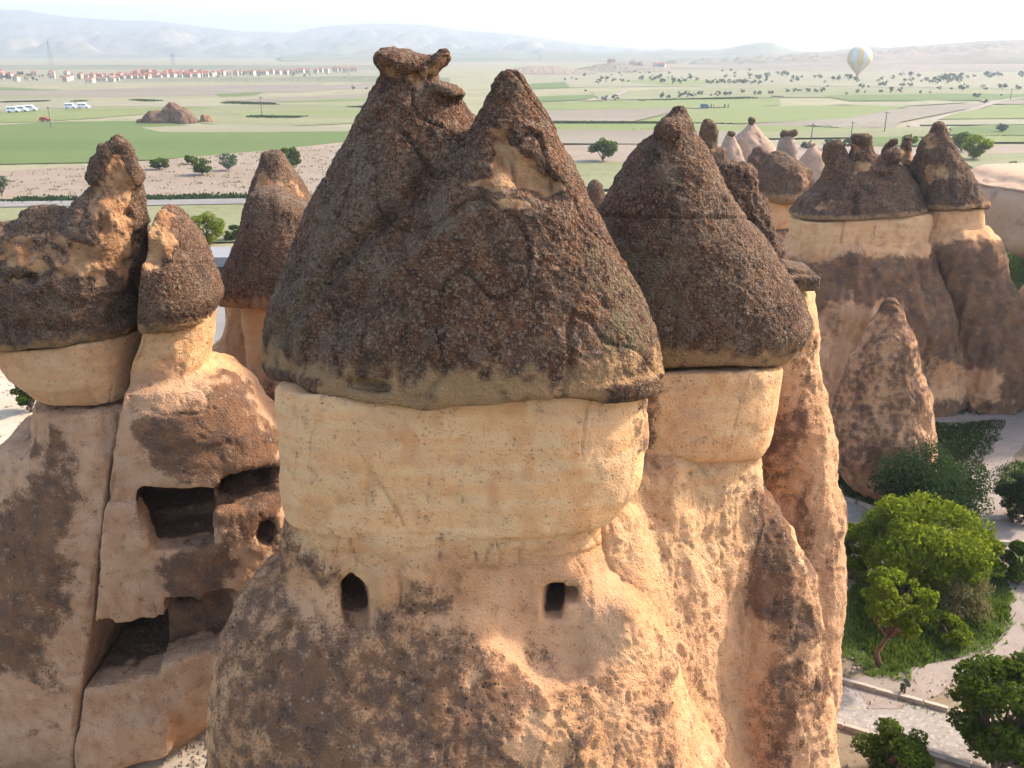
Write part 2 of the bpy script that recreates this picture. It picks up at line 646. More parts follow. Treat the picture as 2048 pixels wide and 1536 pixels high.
def soft(P, poly, w=22.0, warp=25.0, sc=0.9):
    """0..1 inside a region outlined on the rock face (photo points), with a ragged edge"""
    px, py = project(P)
    d = poly_sd(px, py, poly) + warp * fbm(P, sc, 4, 3.1)
    return sstep(w, -w, d)


# displacement recipes -------------------------------------------------
def disp_cap(P, N, amp=1.0, fs=1.0):
    P = P / np.float32(fs)
    d = 0.08 * fbm(P, 0.45, 2, 1.7)
    d = d + 0.032 * fbm(P, 1.3, 3, 5.0)
    d = d + 0.030 * np.abs(perlin(P, 3.4, 9.0)) + 0.030 * np.abs(perlin(P, 7.0, 4.0))
    d = d + 0.030 * perlin(P, 12.0, 2.0)
    d = d - 0.16 * sstep(0.42, 0.75, perlin(P, 1.1, 21.0)) * sstep(0.0, 0.4, perlin(P, 2.9, 8.0))   # sockets where stones fell out
    return d * amp * fs


def disp_tuff(P, N, amp=1.0, flute=0.0, fs=1.0):
    P = P / np.float32(fs)
    d = 0.17 * fbm(P, 0.32, 2, 31.0)
    d = d + 0.085 * fbm(P, 1.1, 2, 12.0)
    d = d + 0.060 * np.abs(perlin(P, (2.6, 2.6, 1.6), 6.0)) * (0.7 + perlin(P, .6, 36.0))
    d = d + 0.030 * np.abs(perlin(P, 6.5, 16.0)) + 0.016 * perlin(P, 12.0, 3.0)
    d = d - 0.05 * sstep(.45, .6, perlin(P, 4.2, 19.0))                                                 # pits
    pl = perlin(P, (0.8, 0.8, 0.55), 81.0)
    d = d + 0.03 * sstep(0.08, 0.13, pl) - 0.03 * sstep(-0.25, -0.30, pl)                               # spalled plates
    d = d - 0.06 * sstep(0.03, 0.0, np.abs(perlin(P, (0.75, 0.75, 0.3), 86.0))) * sstep(0.0, 0.3, perlin(P, 0.5, 96.0))   # joints
    if flute:
        d = d + flute * (0.5 - np.abs(perlin(P, (1.5, 1.5, 0.22), 40.0))) + flute * 0.5 * (0.5 - np.abs(perlin(P, (3.7, 3.7, 0.6), 44.0)))
    return d * amp * fs


def disp_band(P, N, tilt=0.2, amp=1.0):
    S = P.copy(); S[:, 2] += tilt * P[:, 1]
    d = 0.12 * fbm(P, 0.35, 2, 51.0)
    d = d + 0.024 * perlin(S, (0.35, 0.35, 2.2), 7.0) + 0.012 * perlin(S, (0.6, 0.6, 9.0), 2.0) * sstep(-.1, .5, perlin(S, (.2, .2, .8), 4.))
    d = d + 0.030 * fbm(P, 1.4, 3, 15.0)
    plate = perlin(P, (0.9, 0.9, 0.7), 61.0)
    d = d + 0.018 * sstep(0.02, 0.07, plate) + 0.012 * sstep(0.30, 0.34, plate)
    d = d - 0.045 * sstep(0.03, 0.0, np.abs(perlin(P, (1.0, 1.0, 0.22), 71.0))) * sstep(0.0, 0.3, perlin(P, 0.7, 91.0))
    d = d - 0.025 * sstep(0.25, 0.32, perlin(P, 2.2, 33.0)) * sstep(0.1, 0.3, perlin(P, 0.8, 95.0))
    return d * amp



# ================================================================== ground, fields, roads, far hills
def earth_mat(name, a, b, c=None, scale=0.5, fine=6.0, bump=0.4, bd=0.05, stretch=(1, 1, 1), rot=0.0, row=None, cth=(.55, .72)):
    t = NT(name)
    co = t.mapv(stretch, (0, 0, rot))
    n1 = t.noise(scale, 4, 0.6, co=co)
    n2 = t.noise(fine, 3, 0.65)
    col = t.mix(t.ramp(n1, 0.32, 0.68), a, b)
    if c: col = t.mix(t.ramp(t.math('ADD', t.math('MULTIPLY', n2, .5), t.math('MULTIPLY', t.noise(scale * 3.1, 3, .6, co=co), .5)), *cth), col, c)
    col = t.mix(t.ramp(n2, .45, .8, 0, .35), col, tuple(v * .6 for v in a))
    if row:                                                          # drill or plough rows
        w = t.n('TexWave', wave_type='BANDS', bands_direction='X')
        t.set(w.inputs['Vector'], t.mapv((1, 1, 1), (0, 0, rot)))
        w.inputs['Scale'].default_value = row
        w.inputs['Distortion'].default_value = 2.0
        col = t.mix(t.math('MULTIPLY', w.outputs['Fac'], .22), col, tuple(v * .55 for v in a))
    return t.done(col, t.bump(n2, bump, bd), .97)


M_GROUND = earth_mat('dry_grassland', (0.165, 0.155, 0.076), (0.221, 0.188, 0.112), (0.119, 0.132, 0.050), .035, .8, .5, .1)
M_SAND = earth_mat('pale_sand', (0.326, 0.259, 0.183), (0.391, 0.318, 0.233), (0.276, 0.211, 0.142), .25, 7.0, .35, .02)
M_DIRT = earth_mat('trodden_earth', (0.165, 0.120, 0.075), (0.209, 0.157, 0.102), (0.064, 0.068, 0.022), .5, 5.0, .5, .04)
M_TURF = earth_mat('rough_turf', (0.056, 0.076, 0.020), (0.086, 0.102, 0.030), (0.165, 0.132, 0.079), .6, 7.0, .8, .05, cth=(.54, .66))
M_TRACK = earth_mat('sandy_path', (0.205, 0.158, 0.125), (0.250, 0.198, 0.160), (0.17, 0.13, 0.10), .6, 9.0, .4, .02)
M_ROAD = earth_mat('road_surface', (0.153, 0.138, 0.124), (0.190, 0.170, 0.150), None, .2, 4.0, .3, .01)
FIELD = {
    'green': earth_mat('green_crop', (0.070, 0.101, 0.022), (0.094, 0.119, 0.029), (0.116, 0.119, 0.034), .02, .5, .5, .1, (.25, 1, 1), 0.05, .35),
    'lime': earth_mat('light_crop', (0.119, 0.141, 0.038), (0.145, 0.157, 0.051), (0.102, 0.131, 0.035), .02, .5, .4, .1, (.25, 1, 1), 0.0, .3),
    'olive': earth_mat('dry_meadow', (0.133, 0.133, 0.058), (0.170, 0.162, 0.081), (0.096, 0.107, 0.039), .03, .6, .4, .1, (.3, 1, 1)),
    'brown': earth_mat('ploughed_field', (0.157, 0.125, 0.087), (0.188, 0.157, 0.111), (0.141, 0.120, 0.069), .03, .7, .5, .1, (.3, 1, 1), .1, .4),
    'beige': earth_mat('fallow_field', (0.195, 0.143, 0.099), (0.232, 0.177, 0.126), (0.132, 0.114, 0.050), .06, .9, .6, .12, (.4, 1, 1), .2, .5, cth=(.62, .78)),
    'straw': earth_mat('straw_field', (0.169, 0.153, 0.087), (0.195, 0.176, 0.107), (0.117, 0.128, 0.052), .03, .6, .4, .1, (.3, 1, 1)),
}
link('ground', np_mesh('ground', [(-9000, -60, 0), (9000, -60, 0), (9000, 11000, 0), (-9000, 11000, 0)], [(0, 1, 2, 3)], False, M_GROUND))['kind'] = 'structure'


def sheet(name, pts, z, mat, jit=0.012, kind='structure', seg=6):
    """flat sheet with slightly irregular outline, pts = ground points (x, y)"""
    out = []
    n = len(pts)
    for i in range(n):
        a, b = np.array(pts[i][:2], float), np.array(pts[(i + 1) % n][:2], float)
        d = b - a
        nrm = np.array([-d[1], d[0]])
        for k in range(seg):
            f = k / seg
            out.append(tuple(a + d * f + nrm * jit * random.uniform(-1, 1) * (1 if k else 0)) + (z,))
    me = bpy.data.meshes.new(name)
    me.from_pydata(out, [], [tuple(range(len(out)))])
    me.materials.append(mat)
    o = link(name, me)
    o['kind'] = kind
    return o


def px_sheet(name, pix, z, mat, **k):
    return sheet(name, [gnd(*p) for p in pix], z, mat, **k)


def ribbon(name, ctr, width, z, mat, jit=.0, kind='structure', sub=8, thick=None):
    """path along smoothed centre points (world x, y)"""
    C = [np.array(c[:2], float) for c in ctr]
    pts = []
    for i in range(len(C) - 1):
        p0, p1, p2, p3 = C[max(i - 1, 0)], C[i], C[i + 1], C[min(i + 2, len(C) - 1)]
        for k in range(sub):
            u = k / sub
            pts.append(.5 * (2 * p1 + (p2 - p0) * u + (2 * p0 - 5 * p1 + 4 * p2 - p3) * u * u + (3 * p1 - p0 - 3 * p2 + p3) * u ** 3))
    pts.append(C[-1])
    V, Fc = [], []
    for i, p in enumerate(pts):
        d = pts[min(i + 1, len(pts) - 1)] - pts[max(i - 1, 0)]
        nn = np.array([-d[1], d[0]]) / (np.linalg.norm(d) + 1e-9)
        w = width if not hasattr(width, '__len__') else np.interp(i / (len(pts) - 1), np.linspace(0, 1, len(width)), width)
        for s in (-1, 1):
            q = p + nn * s * w / 2 * (1 + jit * random.uniform(-1, 1))
            V.append((q[0], q[1], z))
        if i: Fc.append((2 * i - 2, 2 * i, 2 * i + 1, 2 * i - 1))
    o = link(name, np_mesh(name, V, Fc, False, mat))
    o['kind'] = kind
    return o, pts


zf = [0.02]


def field(kind, *pix):
    zf[0] += 0.012
    px_sheet('field', pix, zf[0], FIELD[kind], jit=.006)


# photo's left half, far to near
field('straw', (-900, 150), (760, 134), (760, 150), (300, 168), (-900, 178))
field('green', (-900, 176), (20, 175), (125, 180), (60, 184), (-900, 186))
field('brown', (-900, 186), (130, 181), (420, 170), (640, 168), (700, 178), (480, 190), (0, 199), (-900, 203))
field('olive', (-900, 190), (60, 191), (200, 193), (20, 197), (-900, 198))
field('green', (430, 188), (530, 184), (512, 191), (440, 194))
field('brown', (520, 177), (760, 166), (760, 176), (560, 186))
field('lime', (480, 205), (560, 199), (760, 193), (760, 201), (600, 205))
field('brown', (440, 201), (760, 186), (760, 194), (520, 205))
field('straw', (-900, 204), (260, 200), (480, 206), (470, 214), (200, 214), (0, 222), (-900, 228))
field('lime', (-900, 229), (0, 224), (230, 217), (420, 214), (440, 219), (330, 226), (180, 238), (60, 245), (-900, 252))
field('olive', (440, 212), (760, 206), (760, 245), (560, 254), (430, 250), (330, 238))
field('lime', (450, 228), (560, 222), (740, 220), (740, 228), (520, 234))
field('green', (-900, 258), (0, 251), (120, 244), (300, 243), (420, 256), (430, 262), (700, 264), (700, 286), (540, 305), (400, 316), (200, 326), (0, 330), (-900, 350))
field('straw', (280, 256), (440, 250), (700, 256), (700, 264), (430, 266), (320, 265))
field('beige', (-700, 362), (0, 344), (280, 326), (560, 300), (760, 278), (860, 310), (760, 388), (520, 394), (0, 401), (-700, 412))
field('olive', (-700, 420), (0, 418), (500, 408), (640, 405), (640, 480), (300, 492), (-700, 520))
# right half
field('straw', (1040, 142), (1500, 140), (2900, 132), (2900, 172), (2048, 178), (1500, 172), (1040, 176))
field('green', (1060, 168), (1130, 164), (1140, 176), (1060, 179))
field('lime', (1240, 164), (1300, 157), (1500, 166), (1340, 172))
field('green', (1060, 194), (1200, 190), (1170, 201), (1060, 206))
field('olive', (1180, 184), (1500, 176), (2100, 178), (2100, 196), (1560, 196), (1200, 201))
field('lime', (1060, 208), (1250, 202), (1560, 198), (1560, 212), (1400, 217), (1060, 222))
field('green', (1640, 192), (1900, 188), (2300, 190), (2300, 201), (1700, 203))
field('brown', (1090, 222), (1340, 218), (1345, 226), (1260, 246), (1085, 244))
field('lime', (1280, 244), (1350, 226), (1480, 214), (1700, 212), (1830, 210), (1770, 226), (1690, 240), (1480, 249))
field('straw', (1660, 210), (1870, 202), (1940, 206), (1800, 214))
field('brown', (1500, 250), (1700, 238), (1780, 222), (1850, 213), (2000, 207), (1900, 226), (1800, 246), (1790, 258), (1500, 256))
field('brown', (1960, 202), (2400, 196), (2400, 208), (1980, 210))
field('lime', (1910, 228), (2010, 211), (2500, 210), (2500, 236), (1880, 240))
field('straw', (1850, 242), (2500, 237), (2500, 248), (1840, 252))
field('green', (1900, 256), (1980, 252), (2500, 250), (2500, 272), (1900, 272))
field('lime', (1080, 250), (1300, 250), (1560, 254), (1790, 260), (1780, 270), (1500, 268), (1080, 262))
field('olive', (1780, 258), (1880, 254), (1870, 276), (1500, 280), (1500, 268))
field('green', (1740, 278), (1840, 275), (1840, 294), (1735, 296))
field('brown', (1080, 262), (1500, 266), (1500, 292), (1080, 290))
field('beige', (1040, 294), (1500, 292), (1840, 298), (2400, 286), (2400, 312), (1600, 330), (1240, 334), (1040, 332))
field('lime', (1960, 272), (2400, 274), (2400, 286), (1960, 288))
field('olive', (1080, 332), (1260, 328), (1300, 380), (1080, 390))
field('olive', (1900, 312), (2400, 306), (2400, 345), (1960, 350))

# road and tracks across the plain
road, _ = ribbon('road', [gnd(*p) for p in ((-900, 424), (-300, 418), (0, 412.5), (300, 409), (520, 405), (700, 400), (900, 393))], 5.2, .32, M_ROAD)
ribbon('track', [gnd(*p) for p in ((1165, 203), (1200, 200), (1240, 188), (1252, 182))], 3.5, .34, M_TRACK, .15)
ribbon('track', [gnd(*p) for p in ((1760, 286), (1800, 272), (1835, 262), (1828, 252), (1850, 244), (1900, 232), (1960, 216), (2000, 203), (2060, 195))], 3.2, .36, M_TRACK, .15)
ribbon('track', [gnd(*p) for p in ((1735, 282), (1760, 274), (1800, 270))], 4.5, .38, M_TRACK, .2)

# sandy floor round the left chimneys, earth and turf on the right
sheet('sandy_ground', [(-80, 6), (7, 6), (8, 26), (1, 44), (-9, 78), (-22, 104), (-90, 110)], .016, M_SAND, jit=.01)
px_sheet('paved_yard', [(330, 575), (640, 560), (640, 700), (330, 720)], .03, M_ROAD, jit=.01)
sheet('earth_ground', [(6, 8), (30, 8), (60, 40), (60, 60), (20, 60), (10, 40)], .020, M_DIRT, jit=.01)
TURF = [
    [(1690, 1190), (1740, 1150), (1850, 1110), (1990, 1100), (2022, 1170), (2028, 1230), (2005, 1285), (1930, 1310), (1860, 1330), (1800, 1365), (1720, 1330), (1680, 1300)],
    [(1852, 848), (2008, 843), (1996, 885), (1960, 925), (1940, 980), (1930, 1040), (1800, 1045), (1690, 990), (1650, 940), (1740, 990), (1850, 900)],
    [(1840, 812), (1860, 790), (2036, 735), (2300, 720), (2300, 798), (2048, 818), (1960, 829), (1850, 833)],
    [(1955, 440), (2300, 440), (2300, 640), (2030, 640), (1990, 520)],
    [(2030, 1090), (2300, 1090), (2300, 1500), (2048, 1350), (2048, 1200)],
    [(2005, 930), (2300, 900), (2300, 1050), (2075, 1045), (2000, 1010)],
]
for k, q in enumerate(TURF):
    px_sheet('turf', q, .03 + .004 * k, M_TURF, jit=.05, seg=8)
ribbon('sandy_path', [gnd(*p) for p in ((1800, 846), (1860, 840), (1950, 834), (2020, 826), (2300, 806))], [1.3, 1.3, 1.4, 2.2, 3.0], .060, M_TRACK, .06)
ribbon('sandy_path', [gnd(*p) for p in ((2075, 800), (2030, 850), (1990, 905), (1958, 955), (1965, 1010), (1990, 1050), (2010, 1085))], [3.0, 2.4, 2.0, 1.9, 2.0, 2.2, 2.2], .064, M_TRACK, .06)
ribbon('footpath', [gnd(*p) for p in ((1995, 1075), (2016, 1130), (2036, 1190), (2040, 1235), (2020, 1290), (1960, 1325), (1880, 1352), (1800, 1382), (1720, 1390))], [.7, .7, .6, .8, 1.0, 1.0, 1.2, 1.6, 1.8], .068, M_TRACK, .15)


def cobble_mat():
    t = NT('cobbles')
    vo = t.n('TexVoronoi', feature='F1'); t.set(vo.inputs['Vector'], t.co); vo.inputs['Scale'].default_value = 8.0
    sp = t.n('SeparateColor'); t.t.links.new(vo.outputs['Color'], sp.inputs[0])
    col = t.mix(sp.outputs[0], (0.17, 0.145, 0.13), (0.31, 0.27, 0.235))
    col = t.mix(t.ramp(vo.outputs['Distance'], .42, .62), col, (0.24, 0.20, 0.155))
    return t.done(col, t.bump(vo.outputs['Distance'], -.8, .03), .9)


M_COB = cobble_mat()
M_KERB = plain('kerb_stone', (0.36, 0.29, 0.225), .9, .2, 4.0)
for cpts, w in (([(1560, 1372), (1640, 1397), (1740, 1427), (1880, 1466), (2010, 1506), (2200, 1560)], 2.3), ([(1600, 1000), (1680, 1022), (1760, 1048), (1860, 1062), (1960, 1064), (2060, 1064), (2300, 1060)], 2.3)):
    pv, line = ribbon('cobbled_path', [gnd(*p) for p in cpts], w, .056, M_COB)
    me = None
    L = np.array(line)
    seg = np.concatenate([[0], np.cumsum(np.linalg.norm(np.diff(L, axis=0), axis=1))])
    for s in (-1, 1):
        for d in np.arange(.4, seg[-1], .8):
            x, y = np.interp(d, seg, L[:, 0]), np.interp(d, seg, L[:, 1])
            x2, y2 = np.interp(d + .1, seg, L[:, 0]), np.interp(d + .1, seg, L[:, 1])
            a = math.atan2(y2 - y, x2 - x)
            if me is None:
                o = MB().box((0, 0, .09), (.77, .16, .22)).build('kerb_stone', M_KERB, pv, bevel=.02)
                me = o.data
            else:
                o = link('kerb_stone', me, pv)
            o.location = (x - math.sin(a) * s * (w / 2 + .08), y + math.cos(a) * s * (w / 2 + .08), .03 + random.uniform(-.015, .015))
            o.rotation_euler = (random.uniform(-.03, .03), 0, a)


# ------------------------------------------------------------------ hills and mountains
def hill_mat(name, a, b, c):
    t = NT(name)
    n1 = t.noise(.004, 5, .6)
    n2 = t.noise(.02, 4, .6)
    g = t.n('NewGeometry'); sp = t.n('SeparateXYZ'); t.t.links.new(g.outputs['Normal'], sp.inputs[0])
    col = t.mix(t.ramp(n1, .35, .65), a, b)
    col = t.mix(t.math('MULTIPLY', t.ramp(sp.outputs[2], .97, .80), t.ramp(n2, .3, .65)), col, c)
    return t.done(col, None, 1.0)


M_HILL = hill_mat('far_hills', (0.10, 0.11, 0.06), (0.16, 0.14, 0.09), (0.26, 0.20, 0.15))
M_MESA = hill_mat('badlands', (0.13, 0.115, 0.07), (0.20, 0.15, 0.11), (0.32, 0.25, 0.20))


def hills(name, prof, Y0, Y1, mat, nx=260, ny=60, rough=.12, gul=.25, front=1.0, label=None):
    """range whose skyline passes through photo points prof, foot at depth Y0, ridge at 70 % of the way to Y1"""
    prof = sorted(prof)
    pxs = np.linspace(prof[0][0], prof[-1][0], nx)
    pys = np.interp(pxs, [p[0] for p in prof], [p[1] for p in prof])
    Yr = Y0 + .7 * (Y1 - Y0)
    crest = np.array([at(a, b, Yr) for a, b in zip(pxs, pys)])
    V = np.zeros((nx, ny, 3))
    for j in range(ny):
        f = j / (ny - 1)
        Y = Y0 + f * (Y1 - Y0)
        k = np.clip(f / .7, 0, 1)
        k = k ** front if f <= .7 else 1 - .5 * ((f - .7) / .3) ** 2
        V[:, j, 0] = crest[:, 0] * Y / Yr
        V[:, j, 1] = Y
        V[:, j, 2] = np.maximum(crest[:, 2], 2) * k
    P = V.reshape(-1, 3)
    q = P / [1, 1, 1]
    h = P[:, 2] / max(crest[:, 2].max(), 1)
    amp = crest[:, 2].max()
    w = np.sin(np.clip(np.repeat(np.linspace(0, 1, ny)[None], nx, 0).ravel() / .7, 0, 1) * math.pi)
    d = amp * (gul * w * (np.abs(perlin(P * [1, .45, 0], 3.2 / (amp * 2.2), 3.)) - .3) + gul * .5 * w * (np.abs(perlin(P * [1, .5, 0], 8. / (amp * 2.2), 8.)) - .3))
    P[:, 2] = np.maximum(P[:, 2] + d, 0) - 0.5
    P[:, 2][np.repeat(np.arange(nx) % nx, ny) >= 0] += 0
    idx = np.arange(nx * ny).reshape(nx, ny)
    Q = np.stack([idx[:-1, :-1].ravel(), idx[1:, :-1].ravel(), idx[1:, 1:].ravel(), idx[:-1, 1:].ravel()], 1)
    o = link(name, np_mesh(name, P, Q, True, mat))
    o['kind'] = 'structure'
    return o


hills('mountains', [(-900, 10), (-300, 14), (0, 19), (50, 19), (100, 28), (150, 34), (250, 41), (300, 40), (350, 46), (420, 55), (490, 63), (540, 62), (580, 66), (620, 56), (680, 49), (740, 46), (800, 47), (860, 50), (920, 60),
                    (1000, 66), (1060, 72), (1120, 82), (1180, 90), (1260, 97), (1320, 101), (1420, 104)], 2700, 6800, M_HILL, 260, 60, gul=.30, front=1.5)
hills('hills', [(1080, 102), (1200, 104), (1290, 104), (1350, 100), (1440, 98), (1470, 93), (1500, 87), (1520, 84), (1545, 84.5), (1562, 92), (1590, 102), (1640, 104), (1690, 97), (1740, 92), (1800, 98), (1900, 101), (2100, 104)], 1900, 3600, M_HILL, 200, 40, gul=.08, front=.7)
hills('hills', [(560, 108), (640, 110), (720, 108), (780, 105), (840, 104), (960, 105), (1020, 106), (1100, 108)], 1900, 3000, M_HILL, 120, 30, gul=.15)
hills('plateau', [(1240, 121), (1330, 121), (1450, 116), (1560, 108), (1640, 103), (1750, 97), (1850, 90), (1900, 86), (1980, 80), (2048, 79), (2150, 80), (2500, 78), (3000, 80)], 1350, 2500, M_MESA, 300, 60, gul=.35, front=.45)
hills('hills', [(1330, 137), (1450, 135), (1560, 133), (1640, 131), (1760, 130), (1900, 128), (2048, 127), (2300, 126), (2900, 126)], 1020, 1320, M_MESA, 240, 24, gul=.5, front=.6)
hills('hills', [(-700, 128), (-100, 129), (70, 131), (160, 129), (330, 130), (420, 132), (560, 133), (760, 137)], 1150, 1500, M_HILL, 160, 20, gul=.3, front=.5)
hills('embankment', [(200, 172), (330, 164), (480, 158), (600, 152), (720, 150), (800, 151), (900, 155)], 690, 790, M_HILL, 160, 16, gul=.4, front=.6)
hills('hills', [(1010, 138), (1060, 131), (1110, 131), (1150, 138), (1190, 141)], 900, 1050, M_MESA, 60, 20, gul=.5, front=.5)
hills('hills', [(1150, 137), (1200, 127), (1230, 124), (1300, 128), (1340, 134)], 1000, 1200, M_MESA, 60, 20, gul=.5, front=.6)

# ================================================================== central chimney
def central_chimney():
    base = gnd(930, 1500) * [1, 1, 0]
    base[:] = (-0.9, 15.0, 0)
    t = thing('fairy_chimney', 'largest fairy chimney with twin-peaked dark cap and two carved window holes', 'rock formation', base)
    seam = lambda x, y, z: (15.78 + 0.15 * (17.0 - y) + 0.07 * np.sin(x * 1.3 + 0.6)) - z          # negative above the seam
    # --- cap
    left = Pillar(18.0, [(112, 775, 850, .35), (150, 762, 868, .5), (190, 738, 915, .8), (230, 716, 945, 1.0), (290, 690, 1000, 1.35),
                         (345, 662, 1040, 1.6), (415, 622, 1080, 1.9), (475, 598, 1120, 2.1), (540, 573, 1150, 2.3), (600, 546, 1180, 2.5),
                         (650, 533, 1190, 2.5), (690, 534, 1190, 2.4), (725, 547, 1180, 2.3), (770, 560, 1170, 2.2), (900, 580, 1160, 2.2)], p=2.3)
    right = Pillar(17.0, [(140, 1003, 1040, .22), (165, 990, 1055, .3), (200, 974, 1078, .42), (250, 948, 1108, .75), (300, 915, 1132, 1.0),
                          (350, 880, 1158, 1.25), (400, 845, 1178, 1.5), (440, 810, 1205, 1.65), (490, 770, 1236, 1.85), (550, 725, 1268, 2.1),
                          (600, 680, 1294, 2.3), (650, 640, 1312, 2.45), (700, 615, 1320, 2.55), (745, 605, 1314, 2.5), (785, 610, 1298, 2.4), (930, 640, 1280, 2.3)], p=2.35)
    slab = ell(at(812, 130, 17.8), (0.62, 0.6, 0.25), ('Y', R(12)))
    snout = ell(at(868, 124, 17.7), (0.36, 0.28, 0.15), ('Y', R(-24)))
    tip = ell(at(886, 112, 17.7), (0.11, 0.12, 0.15))
    ledge = ell(at(892, 180, 17.6), (0.42, 0.4, 0.14), ('Y', R(14)))
    notch = ell(at(868, 158, 17.4), (0.34, 0.7, 0.16), ('Y', R(20)))
    socket = ell(at(842, 178, 17.0), (0.13, 0.4, 0.13))
    body = union(left, right, k=0.12)
    body = carve(body, notch, socket, k=0.08)
    body = union(body, slab, snout, tip, ledge, k=0.1)
    scar = ell(surf(body, 1068, 352, -.12), (0.82, 0.42, 0.36), ('Y', R(30)))
    scar2 = ell(surf(body, 1003, 288, -.1), (0.24, 0.3, 0.42))
    hollow = ell(surf(body, 738, 775, 0.0), (0.42, 0.42, 0.13))
    hole = ell(surf(body, 926, 293, 0.1), (0.13, 0.3, 0.07))
    body = carve(body, scar, scar2, hollow, hole, k=0.06)
    capf = cut(body, seam, k=0.05)
    ora_poly = [(975, 255), (1015, 248), (1025, 290), (1060, 318), (1100, 350), (1140, 378), (1110, 392), (1040, 385), (975, 380), (930, 372), (980, 350), (985, 310)]
    grey_poly = [(735, 190), (690, 290), (620, 420), (560, 580), (560, 660), (640, 640), (740, 480), (860, 360), (900, 300), (800, 300), (760, 230)]
    lich_poly = [(1180, 520), (1260, 560), (1300, 660), (1290, 720), (1200, 690), (1190, 600)]

    def disp(P, N):
        d = disp_cap(P, N)
        px, py = project(P)
        s = P[:, 2] - (15.78 + 0.15 * (17.0 - P[:, 1]))
        fr = sstep(0.55, 0.15, s)
        d = d * (1 - 0.55 * fr)
        ledge_ = sstep(0.34, 0.24, s + 0.05 * perlin(P, 1.2, 3.3)) * sstep(-0.1, 0.25, perlin(P, (0.5, 0.5, 0.3), 77.0) + 0.05)
        d = d + 0.10 * ledge_
        d = d - 0.10 * fr * sstep(0.30, 0.5, s) * sstep(0.0, 0.4, perlin(P, (1.2, 1.2, 0.8), 88.0))
        g = np.abs(px - (905 - (py - 300) * 0.98) + 22 * perlin(P, 1.2, 14.0))                 # erosion gully between the peaks
        d = d - 0.24 * sstep(30, 0, g) * sstep(300, 380, py) * sstep(720, 560, py)
        d = d - 0.07 * sstep(0.05, 0.0, np.abs(perlin(P, (0.8, 0.8, 0.5), 66.0)))
        return d

    def mask(P, N):
        px, py = project(P)
        s = P[:, 2] - (15.78 + 0.15 * (17.0 - P[:, 1]))
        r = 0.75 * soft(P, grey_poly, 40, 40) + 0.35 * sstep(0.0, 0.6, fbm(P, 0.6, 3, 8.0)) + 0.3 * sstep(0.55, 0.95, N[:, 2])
        g = soft(P, ora_poly, 10, 10, 2.0) + 0.85 * soft(P, [(815, 150), (850, 140), (895, 112), (893, 130), (860, 158), (850, 188), (830, 185)], 8, 6)
        g = g + 0.5 * soft(P, [(755, 130), (790, 128), (800, 150), (765, 158)], 8, 6) + 0.45 * sstep(0.5, 0.8, perlin(P, 0.8, 5.5)) * sstep(200, 90, py)
        g = g + 0.75 * soft(P, [(1105, 528), (1150, 528), (1150, 545), (1105, 545)], 6, 6) + .8 * soft(P, [(980, 400), (1050, 400), (1080, 425), (1000, 420)], 8, 8)
        ledge_ = sstep(0.34, 0.24, s) * sstep(0.0, 0.25, perlin(P, (0.5, 0.5, 0.3), 77.0) + 0.05)
        b = sstep(1.15, 0.25, s + 0.3 * fbm(P, 0.8, 2, 4.0)) * 0.95 - 0.75 * ledge_
        a = soft(P, lich_poly, 40, 40) + 0.7 * soft(P, [(545, 560), (620, 560), (640, 700), (545, 700)], 40, 40)
        return r, g, b, a
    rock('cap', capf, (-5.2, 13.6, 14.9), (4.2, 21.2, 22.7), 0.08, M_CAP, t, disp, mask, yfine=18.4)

    # --- pale band under the cap
    seam_b = lambda x, y, z: z - (15.74 + 0.15 * (17.0 - y) + 0.07 * np.sin(x * 1.3 + 0.6))
    floor_b = lambda x, y, z: (12.66 + 0.30 * (16.8 - y) + 0.10 * np.maximum(x - .3, 0) + .05 * np.sin(x * 2.3)) - z
    band = Pillar(17.0, [(640, 566, 1286, 2.05), (720, 560, 1286, 2.1), (790, 560, 1286, 2.15), (850, 563, 1284, 2.22), (930, 572, 1268, 2.25),
                         (965, 578, 1240, 2.3), (1000, 583, 1200, 2.22), (1040, 588, 1160, 2.1), (1120, 590, 1120, 2.0)], p=2.9)
    bandf = cut(cut(band, seam_b, k=0.05), floor_b, k=0.12)

    def mask_b(P, N):
        px, py = project(P)
        r = 0.55 * soft(P, [(1275, 790), (1300, 790), (1290, 900), (1262, 900)], 12, 12)
        r = r + 0.35 * soft(P, [(640, 800), (700, 805), (720, 830), (650, 825)], 10, 14) * sstep(0, .4, perlin(P, 3.0, 2.0))
        return r, 0.25 * sstep(0.1, 0.6, fbm(P, 0.7, 3, 9.0)), np.full(len(P), 0.95), np.full(len(P), 0.35)
    rock('band', bandf, (-4.6, 14.0, 11.8), (3.4, 19.8, 16.9), 0.085, M_TUFF, t, lambda P, N: disp_band(P, N, 0.3), mask_b, yfine=17.0)

    # --- thin strata and flaring shaft with the carved openings
    low = Pillar(16.6, [(960, 584, 1205, 2.14, 16.98), (1040, 583, 1195, 2.16, 16.95), (1080, 578, 1202, 2.2, 16.85), (1110, 575, 1215, 2.05, 16.65), (1150, 530, 1262, 2.3, 16.6), (1210, 490, 1295, 2.55, 16.45),
                        (1270, 462, 1325, 2.75, 16.3), (1330, 440, 1350, 2.9, 16.15), (1430, 432, 1385, 3.1, 16.0), (1540, 428, 1440, 3.3, 15.9),
                        (1800, 400, 1560, 3.7, 15.7), (2330, 330, 1640, 4.5, 15.3)], p=2.6)
    low.z[0] = -0.3
    w1 = union(brick(surf(low, 709, 1212, .6), (0.27, 1.1, 0.42), R(14), .12), ell(surf(low, 706, 1180, .6), (.24, 1.1, .30), ('Z', R(14))), k=.05)
    w2 = brick(surf(low, 1108, 1226, .7), (0.20, 1.2, 0.40), R(-8), 0.08)
    w2b = brick(surf(low, 1132, 1204, .25), (0.24, 0.6, 0.17), R(-8), 0.06)
